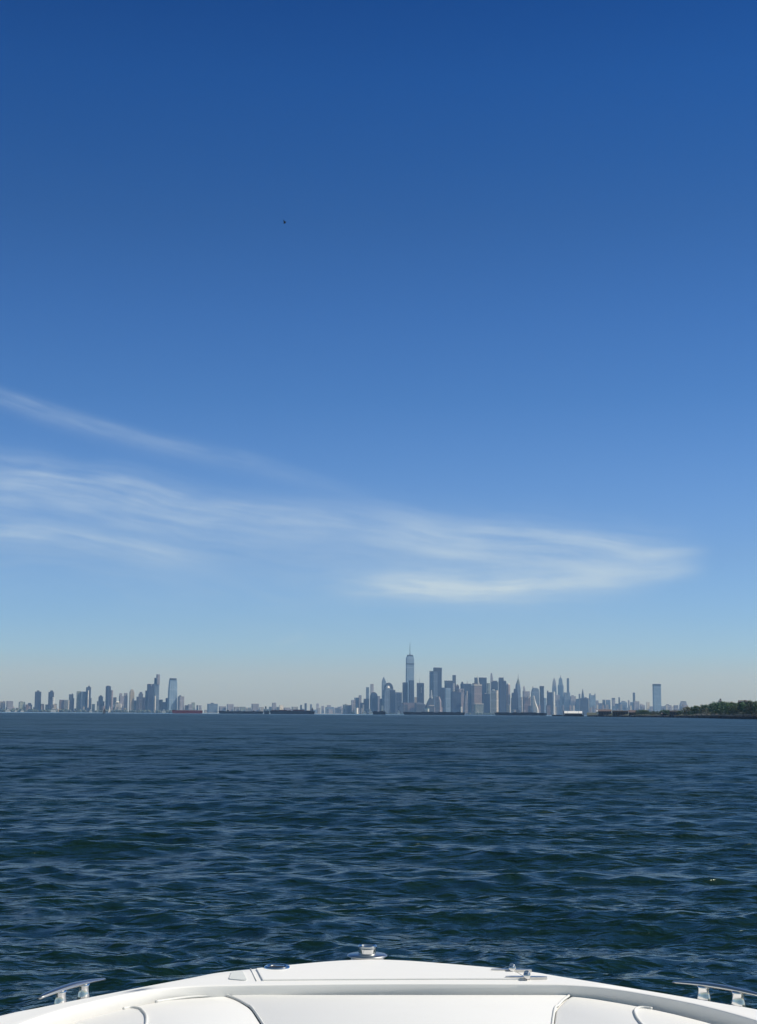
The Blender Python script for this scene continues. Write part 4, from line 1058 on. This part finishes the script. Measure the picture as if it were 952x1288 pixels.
# ------------------------------------------------------------------ the boat
YAW, S0 = R(3.5), 0.365
boat = thing('motorboat', (S0 * math.cos(YAW), S0 * math.sin(YAW), 0), 'white motorboat whose bow fills the bottom of the picture', 'boat', rz=YAW)
CREST = [(0, 6.35), (.15, 6.318), (.30, 6.243), (.45, 6.155), (.60, 6.062), (.70, 5.945), (.83, 5.795), (.95, 5.65), (1.06, 5.515), (1.17, 5.375), (1.25, 5.275), (1.34, 5.10), (1.43, 4.80), (1.50, 4.30), (1.53, 3.4), (1.53, 2), (1.52, 0), (1.46, -2.9)]
INNER = [(0, 5.795), (.14, 5.794), (.28, 5.789), (.42, 5.782), (.55, 5.774), (.67, 5.757), (.77, 5.715), (.86, 5.64), (.94, 5.545), (1.02, 5.43), (1.08, 5.33), (1.17, 5.12), (1.26, 4.80), (1.33, 4.3), (1.36, 3.4), (1.36, 2), (1.35, 0), (1.29, -2.7)]


def catmull(keys, sub=6):
    full = [(-x, y) for x, y in keys[:0:-1]] + list(keys)
    out = []; n = len(full)
    for i in range(n - 1):
        p0, p1, p2, p3 = (np.array(full[min(max(j, 0), n - 1)]) for j in (i - 1, i, i + 1, i + 2))
        for s in range(sub):
            t = s / sub
            out.append(.5 * ((2 * p1) + (p2 - p0) * t + (2 * p0 - 5 * p1 + 4 * p2 - p3) * t * t + (3 * p1 - p0 - 3 * p2 + p3) * t ** 3))
    out.append(np.array(full[-1])); return np.array(out)


crest, inner = catmull(CREST), catmull(INNER)
tan_ = np.gradient(crest, axis=0); nrm = np.stack([-tan_[:, 1], tan_[:, 0]], 1); nrm /= np.linalg.norm(nrm, axis=1)[:, None]
if nrm[len(nrm) // 2, 1] < 0: nrm = -nrm
ZD, ZP = 1.22, 1.186
dirv = crest - inner; wid = np.linalg.norm(dirv, axis=1)[:, None]; dirn = dirv / wid


def ring(base, z): return [(p[0], p[1], z) for p in base]


# deck: coaming face, rounded lip, deck, crest, outward slope
rows = [ring(inner + dirn * .004, ZP - .10), ring(inner, ZP), ring(inner - dirn * .0005, ZD - .003), ring(inner + dirn * .0006, ZD - .0004), ring(inner + dirn * .004, ZD + .001), ring(inner + dirn * .008, ZD + .0014),
        ring(inner + dirn * .04, ZD + .0014), ring(inner + dirn * np.minimum(.055, wid * .45), ZD), ring(inner + dirn * (wid * .75), ZD + .001), ring(crest - nrm * .008, ZD),
        ring(crest, ZD - .002), ring(crest + nrm * .03, ZD - .012), ring(crest + nrm * .08, ZD - .042), ring(crest + nrm * .095, ZD - .06), ring(crest + nrm * .098, ZD - .085)]
bm = bmesh.new(); loft(bm, rows, closed=False, cap=(False, False)); bm_out('deck', bm, 'deck_nonskid', boat, True)
# hull below the deck edge
def hull_ring(z, off, rake, sq):
    q = crest + nrm * off; out = []
    for s, t in q:
        f_ = max(0, (t - 2.5) / 3.9); out.append((s * (1 - sq * (1 + 1.2 * f_ ** 2) / 2.2), t - rake * f_ ** 2, z))
    return out
rows = [hull_ring(ZD - .087, .094, 0, 0), hull_ring(.95, .085, .03, .02), hull_ring(.6, .06, .15, .12), hull_ring(.3, .03, .35, .26), hull_ring(.05, 0, .7, .42), hull_ring(-.25, -.05, 1.3, .8), hull_ring(-.42, -.1, 1.8, 1.3)]
bm = bmesh.new(); rr = loft(bm, rows, closed=False, cap=(False, False))
bm.faces.new([r_[0] for r_ in rr] + [r_[-1] for r_ in rr[::-1]])
bm_out('hull', bm, 'gelcoat', boat, True)
bm = bmesh.new(); tube(bm, [(p[0], p[1], ZD - .1) for p in crest + nrm * .1], .022, 8); bm_out('rub_rail', bm, 'black_rubber', boat, True)
# moulded bow seating base, cockpit liner and floor
k0 = [i for i, p in enumerate(inner) if p[1] > 3.9]
poly = [inner[i] + dirn[i] * .003 for i in k0]
bm = bmesh.new(); loft(bm, [[(p[0], p[1], z) for p in poly] for z in (.55, ZP - .075)]); bm_out('bow_seat_base', bm, 'gelcoat', boat)
k1 = [i for i, p in enumerate(inner) if p[1] <= 3.95]
for half in ([i for i in k1 if inner[i][0] < 0], [i for i in k1 if inner[i][0] > 0]):
    bm = bmesh.new(); loft(bm, [[(inner[i][0] + dirn[i][0] * .006, inner[i][1], z) for i in half] for z in (.45, ZP - .02)], closed=False, cap=(False, False)); bm_out('cockpit_liner', bm, 'gelcoat', boat, True)
poly = [inner[i] for i in range(len(inner)) if inner[i][1] < 3.95]
bm = bmesh.new(); loft(bm, [[(p[0], p[1], z) for p in poly] for z in (.40, .452)]); bm_out('cockpit_floor', bm, 'deck_nonskid', boat)
bm = bmesh.new(); box(bm, -1.46, 1.46, -2.9, -2.7, .1, ZD); bm_out('transom', bm, 'gelcoat', boat, bevel=.02)


def pad(name, poly, z0, z1, mat='vinyl', rnd=.007):
    """cushion with softly rolled edge and slightly domed top"""
    P = np.array(poly); c_ = P.mean(0)
    def inset(d):
        n = len(P); out = []
        for i in range(n):
            a, b, c2 = P[i - 1], P[i], P[(i + 1) % n]
            e1 = (b - a) / (np.linalg.norm(b - a) + 1e-9); e2 = (c2 - b) / (np.linalg.norm(c2 - b) + 1e-9)
            n1, n2 = np.array([-e1[1], e1[0]]), np.array([-e2[1], e2[0]]); nn = n1 + n2; nn /= (np.linalg.norm(nn) + 1e-9)
            if np.dot(nn, c_ - b) < 0: nn = -nn
            out.append(b + nn * d)
        return out
    rings = []
    for d, z in ((.001, z0), (0, z0 + .01), (0, z1 - rnd), (rnd * .3, z1 - rnd * .3), (rnd, z1)):
        rings.append([(p[0], p[1], z) for p in inset(d)])
    bm = bmesh.new(); loft(bm, rings)
    return bm_out(name, bm, mat, boat, True)


def rounded(poly, rad, n=4):
    out = []; P = [Vector(p) for p in poly]
    for i in range(len(P)):
        a, b, c2 = P[i - 1], P[i], P[(i + 1) % len(P)]
        r_ = min(rad, (a - b).length * .45, (c2 - b).length * .45)
        p, q = b + (a - b).normalized() * r_, b + (c2 - b).normalized() * r_
        for k in range(n + 1):
            t = k / n; out.append(tuple(p * (1 - t) ** 2 + b * 2 * t * (1 - t) + q * t * t))
    return out


pad('cushion', rounded([(-.545, 5.79), (-.506, 5.70), (-.471, 5.60), (-.446, 5.50), (-.376, 5.0), (-.346, 4.5), (.466, 4.5), (.496, 5.0), (.591, 5.47), (.621, 5.56), (.656, 5.66), (.696, 5.752)], .02), ZP - .07, ZP)
pad('cushion', rounded([(-.557, 5.782), (-.70, 5.738), (-.775, 5.695), (-.86, 5.60), (-.93, 5.51), (-1.0, 5.40), (-1.07, 5.26), (-1.15, 5.06), (-1.23, 4.75), (-1.28, 4.4), (-.352, 4.4), (-.382, 5.0), (-.452, 5.50), (-.477, 5.60), (-.512, 5.70)], .03), ZP - .07, ZP - .004)
pad('cushion', rounded([(.702, 5.748), (.775, 5.695), (.86, 5.60), (.93, 5.51), (1.0, 5.40), (1.07, 5.26), (1.15, 5.06), (1.23, 4.75), (1.28, 4.4), (.472, 4.4), (.502, 5.0), (.597, 5.47), (.627, 5.56), (.662, 5.655)], .03), ZP - .07, ZP - .004)
def polysmooth(a, sub=6):
    out = []; n = len(a)
    for i in range(n - 1):
        p0, p1, p2, p3 = (np.array(a[min(max(j, 0), n - 1)]) for j in (i - 1, i, i + 1, i + 2))
        for k in range(sub):
            t = k / sub; out.append(.5 * ((2 * p1) + (p2 - p0) * t + (2 * p0 - 5 * p1 + 4 * p2 - p3) * t * t + (3 * p1 - p0 - 3 * p2 + p3) * t ** 3))
    return out + [np.array(a[-1])]


# piping along the cushion seams
for a in ([(-.556, 5.785), (-.511, 5.70), (-.475, 5.60), (-.449, 5.50), (-.378, 5.0)], [(.698, 5.75), (.657, 5.658), (.622, 5.56), (.592, 5.47), (.497, 5.0)], [(-.557, 5.782), (-.64, 5.765), (-.72, 5.73), (-.80, 5.665)], [(-.90, 5.54), (-.88, 5.565), (-.855, 5.555), (-.83, 5.50), (-.80, 5.3), (-.77, 4.6)], [(.94, 5.49), (.915, 5.51), (.885, 5.49), (.86, 5.40), (.84, 5.2), (.82, 4.6)]):
    bm = bmesh.new(); tube(bm, [(p[0], p[1], ZP - .0015) for p in polysmooth(a)], .0048, 8); bm_out('piping', bm, 'piping', boat, True)

# anchor locker lid, its hinges and latch ring
lid = [(-.425, 5.868)] + [(x, 5.874) for x in np.linspace(-.2, .3, 6)] + [(.556, 5.864), (.53, 6.045)]
cr = [(p - n_ * .03) for p, n_ in zip(crest, nrm)]
lid += [tuple(p) for p in cr[::-1] if -.44 < p[0] < .515] + [(-.452, 6.12)]
bm = bmesh.new(); loft(bm, [[(p[0], p[1], z) for p in lid] for z in (ZD - .01, ZD + .0065)])
hatch = bm_out('anchor_hatch', bm, 'deck_nonskid', boat, bevel=.0025)
bm = bmesh.new(); tube(bm, [(-.446, 5.862, ZD + .0006), (-.474, 6.135, ZD + .0006)], .003, 6); bm_out('gasket', bm, 'piping', hatch, True)
bm = bmesh.new(); tube(bm, [(.57, 5.858, ZD + .0006), (.545, 6.05, ZD + .0006)], .002, 6); bm_out('gasket', bm, 'piping', hatch, True)
bm = bmesh.new(); loft(bm, [[(a, b, z) for a, b in rounded([(-.50, 5.875), (-.482, 5.875), (-.505, 6.08), (-.545, 6.06), (-.55, 5.9)], .015)] for z in (ZD - .002, ZD + .004)]); bm_out('nonskid_panel', bm, 'nonskid_panel', boat)
for (ax, ay), ang in (((.528, 6.045), R(-5)), ((.559, 5.878), R(-5))):
    h = bpy.data.objects.new('hinge', None); COL.objects.link(h); h.parent = hatch; h.location = (ax, ay, ZD + .0065); h.rotation_euler = (0, 0, ang)
    for s in (-1, 1):
        bm = bmesh.new(); loft(bm, [[(s * a, b, z) for a, b in rounded([(.006, -.014), (.055, -.012), (.078, -.005), (.078, .005), (.055, .012), (.006, .014)], .004, 2)] for z in (-.006 if s > 0 else .0005, .0045)]); bm_out('leaf', bm, 'brushed_steel', h)
    bm = bmesh.new(); tube(bm, [(0, -.034, .010), (0, -.030, .010), (0, -.006, .010)], [.008, .0125, .0125], 14); bm_out('knuckle', bm, 'chrome', h, True)
    bm = bmesh.new(); tube(bm, [(.004, .004, .010), (.004, .028, .010), (.004, .032, .010)], [.0125, .0125, .008], 14); bm_out('knuckle', bm, 'chrome', h, True)
lr = bpy.data.objects.new('latch_ring', None); COL.objects.link(lr); lr.parent = hatch; lr.location = (-.372, 6.13, ZD + .0065)
bm = bmesh.new(); n = 40
loft(bm, [[(r_ * math.cos(2 * math.pi * k / n), r_ * math.sin(2 * math.pi * k / n), z) for k in range(n)] for r_, z in ((.05, 0), (.049, .005), (.044, .008), (.036, .006), (.034, .001))], cap=(False, False)); bm_out('rim', bm, 'chrome', lr, True)
bm = bmesh.new(); lathe(bm, [(.0355, .0006), (.0345, .0022)], n=n); bm_out('well', bm, 'black_rubber', lr)
bm = bmesh.new(); box(bm, -.006, .028, -.007, .007, .0024, .008); bm_out('pull_tab', bm, 'chrome', lr, bevel=.002)

# round polished fitting on the bow tip
bf = bpy.data.objects.new('bow_fitting', None); COL.objects.link(bf); bf.parent = boat; bf.location = (-.008, 6.40, ZD)
bm = bmesh.new(); lathe(bm, [(.055, -.05), (.058, -.01), (.056, .004)], n=40, sx=1.15); bm_out('pedestal', bm, 'gelcoat', bf, True)
bm = bmesh.new(); lathe(bm, [(.076, .0045), (.081, .007), (.081, .011), (.076, .0145), (.03, .0155)], n=48); bm_out('base_plate', bm, 'brushed_steel', bf, True)
bm = bmesh.new(); lathe(bm, [(.037, .0145), (.0365, .02), (.0365, .034), (.0375, .040), (.0395, .043), (.0395, .047), (.038, .0495), (.034, .0505), (.0315, .048), (.031, .039), (.01, .0385)], n=48); bm_out('drum', bm, 'chrome', bf, True)
bm = bmesh.new(); lathe(bm, [(.008, .0387), (.008, .042), (.004, .044)], n=20); bm_out('cap_screw', bm, 'chrome', bf, True)

# mooring cleats on the outward slope of the side decks
def cleat(s, cx_, cy_, ang):
    e = bpy.data.objects.new('cleat', None); COL.objects.link(e); e.parent = boat; e.location = (cx_, cy_, ZD - .018); e.rotation_euler = (0, 0, ang)
    bm = bmesh.new(); rings = []
    for q in np.linspace(-1, 1, 21):
        a = abs(q); x = q * .205; z = .046 - .010 * a ** 2.0; w = .019 * (1 - .55 * a ** 1.8); h = .0085 * (1 - .45 * a)
        rings.append([(x, w * math.cos(p) * (abs(math.cos(p)) ** -.35 if abs(math.cos(p)) > .05 else 1), z + h * math.sin(p)) for p in np.linspace(0, 2 * math.pi, 14, endpoint=False)])
    loft(bm, rings); bm_out('horn', bm, 'brushed_steel', e, True)
    for x in (-.073, .073):
        bm = bmesh.new(); lathe(bm, [(.028, -.02), (.0265, .0), (.0235, .010), (.0215, .022), (.0215, .031), (.025, .042)], cx=x, n=24, sx=1.0, sy=.8); bm_out('leg', bm, 'chrome', e, True)


cleat(-1, -1.088, 5.628, math.atan2(.146, .07))
cleat(1, 1.199, 5.537, math.atan2(-.10, .08))
